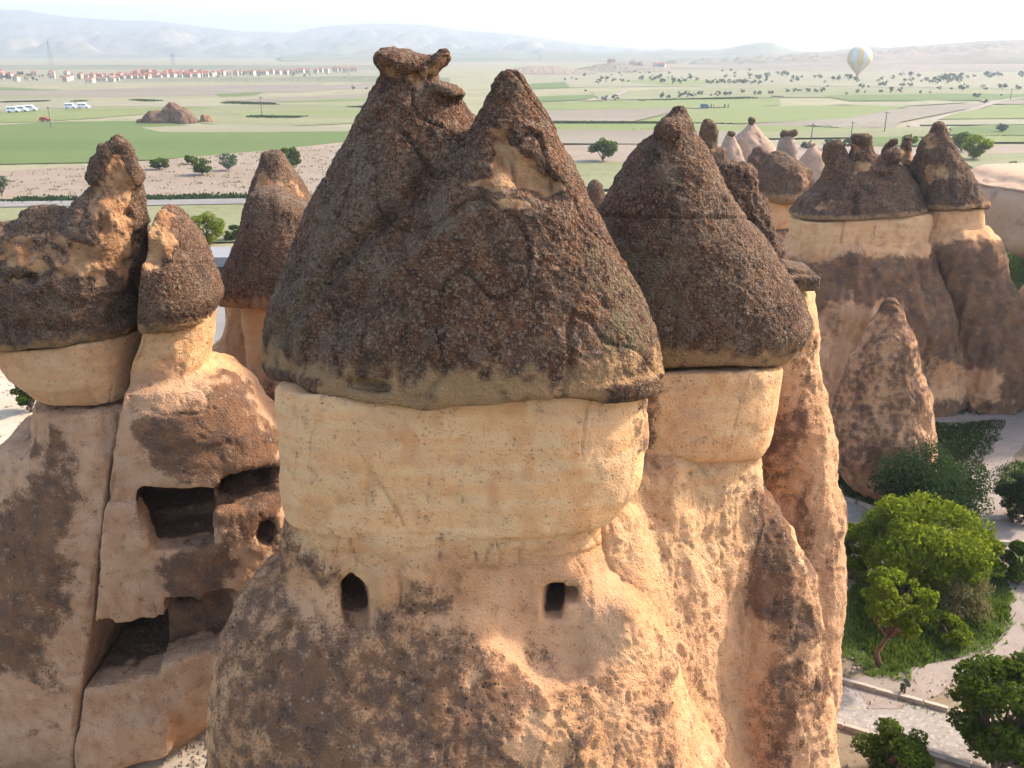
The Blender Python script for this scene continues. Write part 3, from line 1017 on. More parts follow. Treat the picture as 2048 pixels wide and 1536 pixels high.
    dish = ell(surf(low, 1128, 1240, -.42), (1.35, 0.75, 1.3))
    lowf = carve(low, dish, k=0.45)
    rib = Pillar(15.4, [(1200, 1228, 1262, .25), (1260, 1222, 1275, .35), (1400, 1190, 1290, .5), (1540, 1170, 1320, .6)], p=2)
    lowf = union(lowf, rib, k=0.3)
    lowf = carve(lowf, w1, w2, w2b, k=0.04)
    pat = [(585, 1045), (625, 1090), (690, 1140), (672, 1200), (690, 1255), (745, 1250), (752, 1215), (800, 1190), (880, 1180), (895, 1215), (860, 1250),
           (940, 1240), (980, 1285), (1010, 1330), (1100, 1370), (1180, 1345), (1215, 1345), (1190, 1420), (1150, 1560), (400, 1560), (420, 1300), (520, 1110)]
    bare1 = [(605, 1150), (650, 1180), (660, 1240), (610, 1230), (580, 1170)]
    bare2 = [(920, 1350), (960, 1340), (955, 1380), (915, 1375)]
    bare3 = [(1060, 1420), (1130, 1440), (1120, 1520), (1010, 1500), (1040, 1460)]

    def disp_l(P, N):
        px, py = project(P)
        s = P[:, 2] + 0.3 * P[:, 1]
        top = sstep(12.7, 12.9, P[:, 2] - 0.3 * (16.8 - P[:, 1]) + .75)
        m = soft(P, pat, 26, 30)
        wk = sstep(165, 120, np.hypot(px - 1122, (py - 1235) * 0.95))
        S = P.copy(); S[:, 2] = s
        d = disp_tuff(P, N, 1.0) * (1 - 0.45 * wk)
        d = d * (1 - .5 * top) + top * (0.11 * np.abs(perlin(S, (0.3, 0.3, 4.0), 7.0)) - 0.06 * sstep(.05, 0., np.abs(perlin(S, (2.0, 2.0, .3), 17.0))))
        rough = sstep(1210, 1260, px)
        d = d + rough * (0.045 * (0.5 - np.abs(perlin(P, (3.0, 3.0, 1.9), 5.0))) + 0.045 * (0.5 - np.abs(perlin(P, (6.5, 6.5, 4.5), 15.0))) + .02 * perlin(P, 12., 4.))
        d = d + m * (0.035 + 0.03 * (0.5 - np.abs(perlin(P, 2.2, 25.0))) - 0.05 * sstep(.5, .8, perlin(P, 2.1, 26.0)))
        wh = np.minimum(np.hypot((px - 709) / 40, (py - 1203) / 62), np.hypot((px - 1120) / 48, (py - 1228) / 62))
        return d * sstep(0.7, 1.6, wh)

    def mask_l(P, N):
        px, py = project(P)
        m = soft(P, pat, 26, 40)
        for q in (bare1, bare2, bare3):
            m = m - 0.8 * soft(P, q, 20, 30)
        m = m * (0.72 + 0.22 * fbm(P, 0.4, 2, 2.0) + .16 * perlin(P, (2.2, 2.2, .35), 6.))
        m = m + 0.55 * sstep(0.15, 0.5, fbm(P, 0.5, 3, 77.0)) * sstep(1240, 1330, px) * sstep(1150, 1300, py)
        wk = sstep(150, 118, np.hypot(px - 1122, (py - 1235) * 0.95))
        wh = np.minimum(np.hypot((px - 709) / 40, (py - 1203) / 62), np.hypot((px - 1120) / 48, (py - 1228) / 62))
        m = m * (1 - wk) + 1.2 * sstep(-.5, -.9, low(P[:, 0], P[:, 1], P[:, 2]))  # window holes darkened with depth, their shade painted in
        top = sstep(-0.65, -0.1, P[:, 2] - 12.72 - 0.3 * (16.8 - P[:, 1]) + 0.2 * fbm(P, 0.7, 2))
        cream = np.maximum(top, 0.35 * sstep(0.0, 0.5, fbm(P, 0.5, 3, 5.0)))
        return m, np.maximum(0.45 * wk, 0.35 * m), cream * (1 - .3 * wk), np.maximum(.25 * wk, .5 * sstep(1.1, 0.8, wh))
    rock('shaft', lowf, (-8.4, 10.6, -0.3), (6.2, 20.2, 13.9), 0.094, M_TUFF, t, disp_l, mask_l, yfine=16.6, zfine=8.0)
    return t


# ================================================================== pointed chimney beside it
def pointed_chimney():
    base = (4.6, 19.6, 0)
    t = thing('fairy_chimney', 'fairy chimney with one sharply pointed dark cap, right behind the twin-peaked one', 'rock formation', base)
    zs = lambda y: 14.98 + 0.20 * (20.6 - y)
    seam = lambda x, y, z: zs(y) + 0.05 * np.sin(x * 1.7) - z
    cone = Pillar(20.6, [(209, 1346, 1366, .12), (222, 1338, 1374, .2), (245, 1316, 1386, .38), (268, 1306, 1394, .5), (290, 1282, 1410, .7), (330, 1254, 1428, 1.0),
                         (370, 1230, 1447, 1.2), (410, 1206, 1474, 1.45), (450, 1184, 1506, 1.65), (490, 1168, 1538, 1.85), (540, 1152, 1572, 2.05), (590, 1142, 1600, 2.2),
                         (630, 1138, 1615, 2.25), (655, 1142, 1612, 2.2), (690, 1160, 1580, 2.05), (720, 1180, 1545, 1.95), (860, 1190, 1530, 1.9)], p=2.2)
    knob = ell(at(1340, 262, 20.2), (.35, .4, .3))
    capf = cut(union(cone, knob, k=.15), seam, k=0.05)

    def disp(P, N):
        s = P[:, 2] - zs(P[:, 1])
        px, py = project(P)
        d = disp_cap(P, N) * (1 - 0.5 * sstep(0.4, 0.1, s))
        d = d - 0.06 * sstep(5, 0, np.abs(py - 433 - 0.02 * (px - 1300) + 7 * perlin(P, .9, 4.))) - 0.04 * sstep(4, 0, np.abs(py - 370 + 7 * perlin(P, .9, 14.))) * sstep(0, .3, perlin(P, .8, 24.))
        return d

    def mask(P, N):
        s = P[:, 2] - zs(P[:, 1])
        px, py = project(P)
        r = 0.3 + 0.5 * sstep(0.0, 0.6, fbm(P, 0.6, 3, 18.0))
        g = 0.4 * sstep(0.35, 0.7, perlin(P, 1.3, 3.0)) * sstep(360, 240, py)
        b = 0.85 * sstep(0.95, 0.1, s + 0.25 * fbm(P, 0.8, 2, 4.0))
        a = soft(P, [(1210, 480), (1330, 520), (1370, 620), (1330, 700), (1260, 640)], 50, 50)
        return r, g, b, a
    rock('cap', capf, (1.0, 17.6, 14.3), (7.6, 23.4, 21.2), 0.085, M_CAP, t, disp, mask, yfine=21.2)
    band = Pillar(20.5, [(600, 1150, 1552, 2.2), (700, 1150, 1550, 2.25), (790, 1140, 1540, 2.3), (850, 1130, 1524, 2.3), (890, 1120, 1506, 2.25), (920, 1110, 1490, 2.2), (960, 1110, 1470, 2.15)], p=2.8)
    bf = cut(cut(band, lambda x, y, z: z - (zs(y) - 0.04 + 0.05 * np.sin(x * 1.7)), k=.08), lambda x, y, z: (12.55 + 0.28 * (20.5 - y) - 0.06 * (x - 4)) - z, k=0.3)

    def mask_b(P, N):
        r = 0.8 * soft(P, [(1270, 760), (1320, 740), (1310, 830), (1290, 930), (1255, 930)], 14, 22)
        return r, 0.4 * sstep(0.0, 0.6, fbm(P, 0.7, 3, 9.0)), np.full(len(P), 0.85), np.full(len(P), 0.3)
    rock('band', bf, (0.6, 17.6, 11.6), (6.9, 23.2, 16.0), 0.1, M_TUFF, t, lambda P, N: disp_band(P, N, 0.28), mask_b, yfine=20.8)
    low = Pillar(20.5, [(840, 1180, 1500, 2.1), (900, 1170, 1502, 2.1), (1000, 1170, 1504, 2.15), (1100, 1170, 1506, 2.3), (1200, 1170, 1515, 2.5), (1350, 1170, 1535, 2.8), (1540, 1170, 1560, 3.1), (1900, 1160, 1580, 3.6)], p=2.3)
    web1 = Pillar(17.6, [(985, 1130, 1262, 1.2), (1060, 1130, 1285, 1.35), (1200, 1130, 1325, 1.7), (1350, 1120, 1365, 2.0), (1540, 1110, 1410, 2.5), (2000, 1080, 1470, 3.2)], p=2.1)
    web2 = Pillar(19.0, [(915, 1180, 1376, 1.2), (1000, 1180, 1398, 1.4), (1200, 1190, 1432, 1.8), (1350, 1190, 1455, 2.1), (1540, 1190, 1490, 2.5), (2000, 1180, 1530, 3.0)], p=2.1)
    for q_ in (web1, web2): q_.z[0] = -0.3
    low.z[0] = -0.3
    but = Pillar(19.6, [(975, 1490, 1520, .3, 20.2), (1010, 1470, 1548, .7, 20.1), (1060, 1450, 1580, 1.1, 20.0), (1130, 1430, 1608, 1.4, 19.9), (1200, 1420, 1620, 1.6, 19.8), (1300, 1410, 1630, 1.8, 19.7), (1400, 1400, 1644, 1.9, 19.6), (1540, 1390, 1658, 2.1, 19.5), (1900, 1380, 1680, 2.5, 19.2)], p=2.4)
    but.z[0] = -0.3
    lf = union(union(low, web2, web1, k=.55), but, k=0.25)
    pat = [(1500, 980), (1560, 1040), (1620, 1150), (1625, 1280), (1560, 1260), (1500, 1200), (1490, 1050)]

    def disp_l(P, N):
        d = disp_tuff(P, N, 1.0, 0.10)
        return d + 0.045 * (0.5 - np.abs(perlin(P, (3.0, 3.0, 1.9), 5.0))) + 0.045 * (0.5 - np.abs(perlin(P, (6.5, 6.5, 4.5), 15.0))) + .02 * perlin(P, 12., 4.)

    def mask_l(P, N):
        px, py = project(P)
        m = 0.85 * soft(P, pat, 30, 40) + 0.75 * sstep(0.05, 0.5, fbm(P, (0.7, 0.7, 0.35), 3, 77.0)) * sstep(1460, 1560, px)
        m = m + 0.6 * sstep(0.1, 0.5, fbm(P, (0.9, 0.9, 0.4), 3, 47.0)) * sstep(1180, 1400, py) * sstep(1440, 1300, px)
        cream = 0.75 * sstep(1250, 1000, py) + 0.25
        return m, 0.3 * np.ones(len(P)), cream, np.zeros(len(P))
    rock('shaft', lf, (-0.4, 13.4, -0.3), (9.4, 23.2, 14.2), 0.115, M_TUFF, t, disp_l, mask_l, yfine=20.8, zfine=4.0)
    return t


# ================================================================== slender tower behind
def slab_tower():
    base = (8.2, 25.0, 0)
    t = thing('fairy_chimney', 'slender rock tower with small flat capstone slab behind the pointed chimney', 'rock formation', base)
    ridge = Pillar(26.5, [(334, 1452, 1498, .3), (345, 1440, 1512, .5), (400, 1425, 1534, .9), (440, 1420, 1548, 1.1), (510, 1418, 1572, 1.3), (560, 1420, 1590, 1.4), (640, 1430, 1590, 1.4)], p=2.2)
    rf = carve(ridge, ell(at(1545, 385, 26), (.3, 1.2, .2)), ell(at(1578, 470, 26), (.3, 1.2, .25)), k=.12)
    rock('cap', rf, (4.6, 24.6, 12.5), (9.6, 28.4, 20.2), 0.11, M_CAP, t, lambda P, N: disp_cap(P, N, 1.9, 1.5), lambda P, N: (0.45 + 0.3 * fbm(P, .7, 2), 0.4 * sstep(.4, .7, perlin(P, 1., 3.)), 0.1 + 0 * P[:, 0], 0 * P[:, 0]))
    sl = union(brick(at(1582, 556, 24.2), (0.56, .7, .20), .1, .05, -.05), brick(at(1590, 540, 24.4), (0.42, .6, .16), -.1, .08, -.2), k=.08)
    rock('capstone', sl, (6.4, 22.9, 14.6), (9.4, 25.6, 17.2), 0.07, M_CAP, t, lambda P, N: disp_cap(P, N, .45), lambda P, N: (0.6 + 0 * P[:, 0], 0.0 * P[:, 0], 0.3 + .2 * fbm(P, 1.5, 2), 0 * P[:, 0]))
    sh = Pillar(24.6, [(566, 1500, 1622, .9), (640, 1500, 1626, 1.0), (700, 1500, 1634, 1.1), (760, 1500, 1638, 1.2), (880, 1492, 1656, 1.35), (985, 1490, 1676, 1.5), (1020, 1490, 1681, 1.55), (1150, 1490, 1676, 1.6),
                       (1300, 1490, 1664, 1.65), (1450, 1480, 1658, 1.7), (1540, 1470, 1664, 1.8), (1800, 1440, 1690, 2.2)], p=2.3)
    sh.z[0] = -0.3
    bite = ell(at(1508, 905, 23.4), (0.35, .9, 1.5))
    sf = carve(sh, bite, k=.2)

    def mask(P, N):
        px, py = project(P)
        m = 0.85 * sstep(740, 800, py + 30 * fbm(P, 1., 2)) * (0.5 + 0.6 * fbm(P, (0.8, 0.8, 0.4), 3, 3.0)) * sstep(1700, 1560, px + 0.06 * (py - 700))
        m = m + 0.5 * sstep(0.1, 0.45, fbm(P, (0.9, 0.9, 0.4), 3, 13.0))
        return m, 0.25 + 0.35 * sstep(950, 1100, py), 0.85 * sstep(800, 700, py) + .12, 0 * px
    rock('shaft', sf, (5.4, 21.6, -0.3), (10.6, 27.4, 15.6), 0.115, M_TUFF, t, lambda P, N: disp_tuff(P, N, 1.0, 0.09) + .05 * (0.5 - np.abs(perlin(P, 3., 5.))), mask, yfine=24.8, zfine=.6)


# ================================================================== cave dwelling chimney (photo's left)
CRACK = [(277, 380), (275, 500), (272, 620), (266, 690), (248, 742), (240, 860), (231, 1000), (212, 1200), (190, 1360), (168, 1520)]


def cave_chimney():
    base = (-9.6, 24.5, 0)
    Y0 = 25.0
    # crack as x = c(z) at depth Y0
    cz = np.array([at(px, py, Y0 - 1.6)[2] for px, py in CRACK]); cxx = np.array([at(px, py, Y0 - 1.6)[0] for px, py in CRACK])
    o = np.argsort(cz); cz, cxx = cz[o], cxx[o]
    cr = lambda z: np.interp(z, cz, cxx)
    leftof = lambda x, y, z: x - cr(z) + 0.035
    rightof = lambda x, y, z: cr(z) + 0.035 - x
    t = thing('fairy_chimney', 'fairy chimney with jagged cap and knobbed spire, left of the long vertical crack', 'rock formation', base)
    zs = lambda x, y: 14.35 + 0.12 * (25 - y) + 0.085 * (x + 10.8)
    # jagged cap
    main = Pillar(Y0, [(455, -80, 272, 1.5), (470, -95, 274, 1.7), (540, -100, 276, 2.1), (600, -100, 276, 2.2), (650, -85, 276, 2.1), (760, -60, 276, 2.0)], p=2.8)
    hump = ell(at(95, 452, 24.6), (.75, 1.0, .5))
    hump2 = ell(at(20, 470, 24.8), (.5, 1.0, .35))
    slope = Pillar(Y0 - .2, [(372, 200, 275, .6), (400, 163, 277, .9), (440, 140, 277, 1.3), (480, 118, 277, 1.6), (560, 90, 277, 1.8)], p=2.4)
    spire = Pillar(Y0 - .2, [(270, 218, 240, .12), (282, 203, 252, .25), (310, 190, 270, .45), (335, 182, 282, .55), (356, 180, 283, .6), (368, 196, 275, .5), (385, 190, 272, .6)], p=2.2)
    cuts = [ell(at(140, 505, 22.9), (1.1, .5, .55), ('Y', R(25))), ell(at(225, 320, 24.0), (.22, .28, .5), ('Y', R(-20))), ell(at(40, 562, 22.9), (.35, .5, .16)), ell(at(190, 555, 22.7), (.55, .5, .3)),
            ell(at(215, 450, 23.2), (.28, .5, .5)), ell(at(60, 530, 22.75), (.9, .4, .25))]
    cf = carve(union(main, hump, hump2, slope, spire, k=.18), *cuts, k=.14)
    cf = cut(cf, lambda x, y, z: zs(x, y) - z, leftof, k=.05)

    def disp_c(P, N):
        d = disp_cap(P, N, 1.35) - 0.16 * sstep(.1, .5, np.abs(perlin(P, 1.3, 33.))) + .06
        s = P[:, 2] - zs(P[:, 0], P[:, 1])
        d = d * (1 - .5 * sstep(.3, .1, s))
        return np.where(leftof(P[:, 0], P[:, 1], P[:, 2]) > -0.12, np.minimum(d, 0), d)

    def mask_c(P, N):
        px, py = project(P)
        s = P[:, 2] - zs(P[:, 0], P[:, 1])
        g = 0.9 * soft(P, [(165, 400), (200, 370), (262, 360), (270, 470), (255, 545), (200, 560), (160, 540), (190, 470)], 16, 26, 1.5)
        g = g + soft(P, [(222, 300), (240, 305), (262, 370), (215, 368), (212, 340)], 6, 8) + 0.75 * soft(P, [(0, 490), (120, 470), (200, 500), (190, 560), (0, 545)], 12, 30, 1.5)
        g = g + .6 * soft(P, [(20, 548), (65, 548), (65, 575), (20, 575)], 5, 6)
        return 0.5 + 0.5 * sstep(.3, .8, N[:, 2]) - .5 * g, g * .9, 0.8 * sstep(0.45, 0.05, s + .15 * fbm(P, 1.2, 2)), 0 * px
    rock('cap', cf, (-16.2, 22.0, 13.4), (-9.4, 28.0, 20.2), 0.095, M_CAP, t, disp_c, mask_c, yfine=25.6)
    # bulging band and shaft left of the crack
    bulge = Pillar(Y0, [(560, 0, 276, 1.9), (640, 8, 276, 1.95), (700, 26, 276, 2.0), (735, 45, 276, 1.95), (757, 72, 276, 1.7), (775, 90, 276, 1.5)], p=2.6)
    bf = cut(bulge, lambda x, y, z: z - (zs(x, y) - .04), leftof, k=.06)
    rock('band', bf, (-15.2, 22.4, 11.6), (-9.4, 27.4, 15.2), 0.1, M_TUFF, t, lambda P, N: np.where(leftof(P[:, 0], P[:, 1], P[:, 2]) > -0.1, 0, disp_band(P, N, .1)),
         lambda P, N: (0.35 * sstep(.3, .6, perlin(P, 1.1, 3.)), .3 + 0 * P[:, 0], .8 + 0 * P[:, 0], .2 + 0 * P[:, 0]))
    shl = Pillar(Y0 - .2, [(735, 78, 275, 1.45), (800, 82, 290, 1.6), (860, 82, 300, 1.8), (910, 58, 320, 2.0), (1000, 20, 340, 2.2), (1100, -25, 360, 2.35), (1200, -60, 380, 2.4), (1300, -70, 400, 2.3, 24.6), (1400, -60, 400, 2.2, 24.6), (1470, -20, 400, 2.0, 24.7), (1530, 40, 400, 1.7, 24.8), (1560, 60, 400, 1.6, 24.8), (1900, 60, 400, 1.6, 24.8)], p=2.4)
    shl.z[0] = -.3
    s2 = Pillar(Y0 + .3, [(560, 180, 424, 1.5), (640, 180, 418, 1.5), (732, 170, 412, 1.6), (742, 130, 462, 1.9), (775, 100, 498, 2.15), (830, 60, 540, 2.4), (900, 0, 570, 2.6), (1000, -60, 600, 2.75), (1150, -90, 600, 2.75),
                          (1250, -100, 560, 2.7), (1330, -100, 510, 2.6), (1400, -100, 450, 2.5), (1480, -90, 380, 2.3), (1560, -60, 330, 2.1), (1900, -60, 330, 2.1)], p=2.8)
    s2.z[0] = -.3
    both = union(shl, cut(s2, lambda x, y, z: z - 11.2, k=.3), k=.25)
    lf = cut(both, leftof, k=.04)
    pl = [(80, 890), (150, 900), (150, 1020), (130, 1130), (120, 1250), (90, 1330), (0, 1340), (-80, 1300), (-20, 1080), (50, 960)]

    def mask_sl(P, N):
        m = soft(P, pl, 26, 40) * (.75 + .4 * fbm(P, .6, 3, 5.)) + .35 * sstep(.35, .6, fbm(P, .8, 3, 9.))
        return 1.1 * m + .12, .9 + 0 * m, .1 + 0 * m, .2 + 0 * m
    rock('shaft', lf, (-17.6, 21.4, -0.3), (-8.2, 27.6, 12.3), 0.115, M_TUFF, t,
         lambda P, N: np.where(leftof(P[:, 0], P[:, 1], P[:, 2]) > -0.1, 0.02 * perlin(P, 2., 3.), disp_tuff(P, N, .9)), mask_sl, yfine=25.0, zfine=1.5)

    # ---------------- cave-riddled chimney right of the crack
    t2 = thing('fairy_chimney', 'cave-riddled fairy chimney with open carved rooms stacked in its shaded face', 'rock formation', (-7.0, 25.5, 0))
    zs2 = lambda x, y: 14.55 + 0.12 * (25 - y) + 0.03 * (x + 9)
    c2 = Pillar(Y0 + .2, [(368, 262, 292, .4), (400, 255, 322, .9), (430, 250, 356, 1.2), (470, 245, 386, 1.5), (510, 240, 407, 1.7), (560, 235, 427, 1.85), (590, 235, 437, 1.9), (604, 235, 434, 1.85), (640, 235, 420, 1.7), (720, 235, 410, 1.7)], p=2.3)
    c2f = carve(c2, ell(at(300, 505, 23.6), (.35, .4, .55), ('Y', R(-35))), ell(at(300, 440, 23.9), (.25, .4, .3)), k=.1)
    c2f = cut(c2f, lambda x, y, z: zs2(x, y) - z, rightof, k=.05)

    def mask_c2(P, N):
        s = P[:, 2] - zs2(P[:, 0], P[:, 1])
        g = .9 * soft(P, [(285, 420), (350, 425), (345, 500), (320, 540), (285, 545)], 12, 20, 1.5)
        return .4 - .4 * g, g, .9 * sstep(.5, .1, s + .15 * fbm(P, 1.2, 2)), 0 * s
    rock('cap', c2f, (-11.2, 22.4, 13.6), (-7.2, 28.0, 19.2), 0.09, M_CAP, t2,
         lambda P, N: np.where(rightof(P[:, 0], P[:, 1], P[:, 2]) > -0.1, 0, disp_cap(P, N, 1.1) - .05 * sstep(4, 0, np.abs(project(P)[1] - 525))), mask_c2)
    s2 = union(s2, shl, k=.25)
    q = lambda px, py, w=0.0: surf(s2, px, py, w)
    room1 = union(brick(q(366, 1040, .9), (1.0, 1.3, .98), R(14), .12, -.04), brick(q(335, 1030, 2.0), (1.5, 1.5, .9), R(14), .12), k=.05)
    room1b = brick(q(432, 1030, .75), (.5, .22, .26), R(14), .04)
    room2 = union(ell(q(495, 980, .6), (.98, 1.6, .66), ('Z', R(10))), brick(q(495, 990, 1.0), (.85, 1.6, .34), R(10), .1), k=.1)
    low1 = union(brick(q(258, 1305, 1.7), (1.45, 3.0, 1.12), R(6), .2, .1), brick(q(370, 1275, .5), (1.5, 1.2, .85), R(6), .3, .25), k=.15)
    low2 = ell(q(448, 1225, .35), (.85, 1.0, .85))
    low3 = brick(q(386, 1232, 1.8), (.46, 2.0, .68), R(14), .1)
    nook = ell(q(532, 1065, .3), (.32, .8, .55))
    niche = ell(q(458, 1194, 1.2), (.26, .6, .14))
    sf = carve(s2, room1, room1b, room2, low1, low2, low3, nook, niche, k=.08)
    toe = brick(q(270, 1480, 1.0), (1.6, 1.3, .95), R(6), .4, .20)
    bc = q(268, 1130, .35)
    block = brick(bc, (0.82, .42, 1.95), R(10), .08, .10)
    xr = q(312, 1130)
    blockf = cut(block, rightof, lambda x, y, z: (x - xr[0]) + (z - xr[2]) * .16, k=.05)
    sf = union(sf, blockf, k=.04)
    sf = union(sf, toe, k=.15)
    sf = cut(sf, rightof, k=.04)
    dk = [(280, 850), (330, 820), (400, 810), (425, 752), (470, 765), (560, 870), (585, 1000), (540, 1010), (520, 1060), (480, 1030), (440, 1000), (430, 950), (380, 960), (330, 940), (290, 910)]
    dk2 = [(330, 1120), (380, 1090), (450, 1080), (490, 1120), (470, 1150), (400, 1190), (340, 1210), (325, 1170)]
    dk3 = [(430, 1010), (540, 985), (560, 1100), (500, 1110), (450, 1060)]

    def mask_s2(P, N):
        px, py = project(P)
        front = np.maximum(sstep(0.0, -0.4, N[:, 1]), sstep(.1, .5, N[:, 2]))
        m = (1.15 * soft(P, dk, 22, 30) + soft(P, dk2, 14, 24) + .7 * soft(P, dk3, 16, 26)) * (.8 + .35 * fbm(P, .7, 3, 5.)) * np.maximum(front, .3)
        m = m + .55 * sstep(.2, .5, fbm(P, .8, 3, 9.)) * sstep(780, 900, py) * sstep(1000, 900, py)
        cream = sstep(765, 725, py)
        room_shade = sstep(-.55, -1.3, s2(P[:, 0], P[:, 1], P[:, 2]) + .3 * fbm(P, .9, 3, 14.))             # deep rooms painted dark to stand in for shade, with some soot
        return 1.1 * m + .12 * (1 - cream) + 1.6 * room_shade, .9 * (1 - cream) * (1 - room_shade), .8 * cream, .25 + 0 * m
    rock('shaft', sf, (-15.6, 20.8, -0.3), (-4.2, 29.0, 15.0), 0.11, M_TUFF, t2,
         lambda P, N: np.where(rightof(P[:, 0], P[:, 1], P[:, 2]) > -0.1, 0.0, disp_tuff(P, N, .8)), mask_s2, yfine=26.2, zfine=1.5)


# ================================================================== twin-capped chimney further back
def back_chimney():
    t = thing('fairy_chimney', 'fairy chimney with two steep caps one behind the other, left of largest cap', 'rock formation', (-8.4, 30.5, 0))
    zs = lambda x, y: 13.95 + 0.05 * (30 - y) + .04 * (x + 8.6)
    front = Pillar(30.0, [(378, 525, 555, .5), (386, 505, 575, .8), (412, 494, 618, 1.1), (470, 479, 640, 1.5), (530, 456, 660, 1.8), (568, 441, 668, 1.9), (590, 440, 668, 1.85), (605, 452, 660, 1.8), (680, 455, 660, 1.8)], p=2.6)
    cf = cut(front, lambda x, y, z: zs(x, y) - z, k=.08)
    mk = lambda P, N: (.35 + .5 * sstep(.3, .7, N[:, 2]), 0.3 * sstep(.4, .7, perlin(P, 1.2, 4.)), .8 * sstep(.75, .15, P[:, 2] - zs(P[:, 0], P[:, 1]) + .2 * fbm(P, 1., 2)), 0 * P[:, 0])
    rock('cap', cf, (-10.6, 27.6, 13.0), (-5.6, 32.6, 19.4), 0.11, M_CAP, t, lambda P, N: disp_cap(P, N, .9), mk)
    rear = Pillar(33.0, [(299, 540, 564, .2), (306, 525, 570, .45), (345, 516, 588, .8), (372, 506, 606, 1.1), (420, 494, 630, 1.4), (500, 480, 660, 1.8), (600, 470, 680, 2.0), (700, 470, 680, 2.0)], p=2.3)
    rf = carve(rear, ell(at(592, 335, 32.6), (.25, 1., .6), ('Y', R(-38))), k=.12)
    rock('cap', rf, (-11.0, 30.6, 11.5), (-5.4, 35.4, 20.6), 0.13, M_CAP, t, lambda P, N: disp_cap(P, N, 1.1),
         lambda P, N: (.5 + 0 * P[:, 0], .75 * soft(P, [(510, 345), (560, 350), (600, 390), (600, 420), (540, 395), (505, 385)], 12, 20) + .5 * sstep(.3, .6, perlin(P, 1., 2.)), .15 + 0 * P[:, 0], 0 * P[:, 0]))
    shade_cap = Pillar(29.5, [(325, 880, 920, .4), (360, 850, 950, 1.0), (420, 810, 990, 1.6), (500, 770, 1030, 2.1), (580, 735, 1060, 2.4), (640, 740, 1055, 2.4)], p=2.4)  # unseen extra cap, added to throw shade on the left chimneys
    rock('cap', shade_cap, (-6.2, 26.6, 11.0), (2.0, 32.4, 19.8), 0.2, M_CAP, t, lambda P, N: disp_cap(P, N, 1.0), mk)
    added_neck = Pillar(29.5, [(634, 790, 1010, 1.7), (800, 780, 1020, 1.8), (1300, 740, 1060, 2.2), (1900, 740, 1060, 2.2)], p=2.4)  # unseen stem under the added cap
    added_neck.z[0] = -.3
    sh = Pillar(30.2, [(560, 488, 660, 1.4), (600, 492, 660, 1.4), (700, 508, 660, 1.4), (740, 512, 660, 1.5), (800, 490, 680, 1.8), (1000, 440, 700, 2.2), (1400, 400, 720, 2.5), (1900, 400, 720, 2.5)], p=2.4)
    sh.z[0] = -.3
    wall = Pillar(31.4, [(590, 452, 520, .5), (640, 452, 540, .6), (662, 448, 540, .7), (685, 428, 560, .8), (705, 412, 560, .9), (800, 400, 600, 1.2), (1000, 380, 640, 1.6), (1900, 380, 640, 1.6)], p=2.4)
    wall.z[0] = -.3
    sf = union(sh, wall, added_neck, k=.08)
    sf = cut(sf, lambda x, y, z: z - (zs(x, y) - .04), k=.05)
    rock('shaft', sf, (-13.0, 26.8, -.3), (2.6, 33.8, 14.6), 0.2, M_TUFF, t, lambda P, N: disp_tuff(P, N, .9),
         lambda P, N: (.85 * sstep(735, 790, project(P)[1] + 20 * fbm(P, 1., 2)) * sstep(1100, 900, project(P)[1]), .5 + 0 * P[:, 0], .75 * sstep(760, 700, project(P)[1]), .2 + 0 * P[:, 0]))


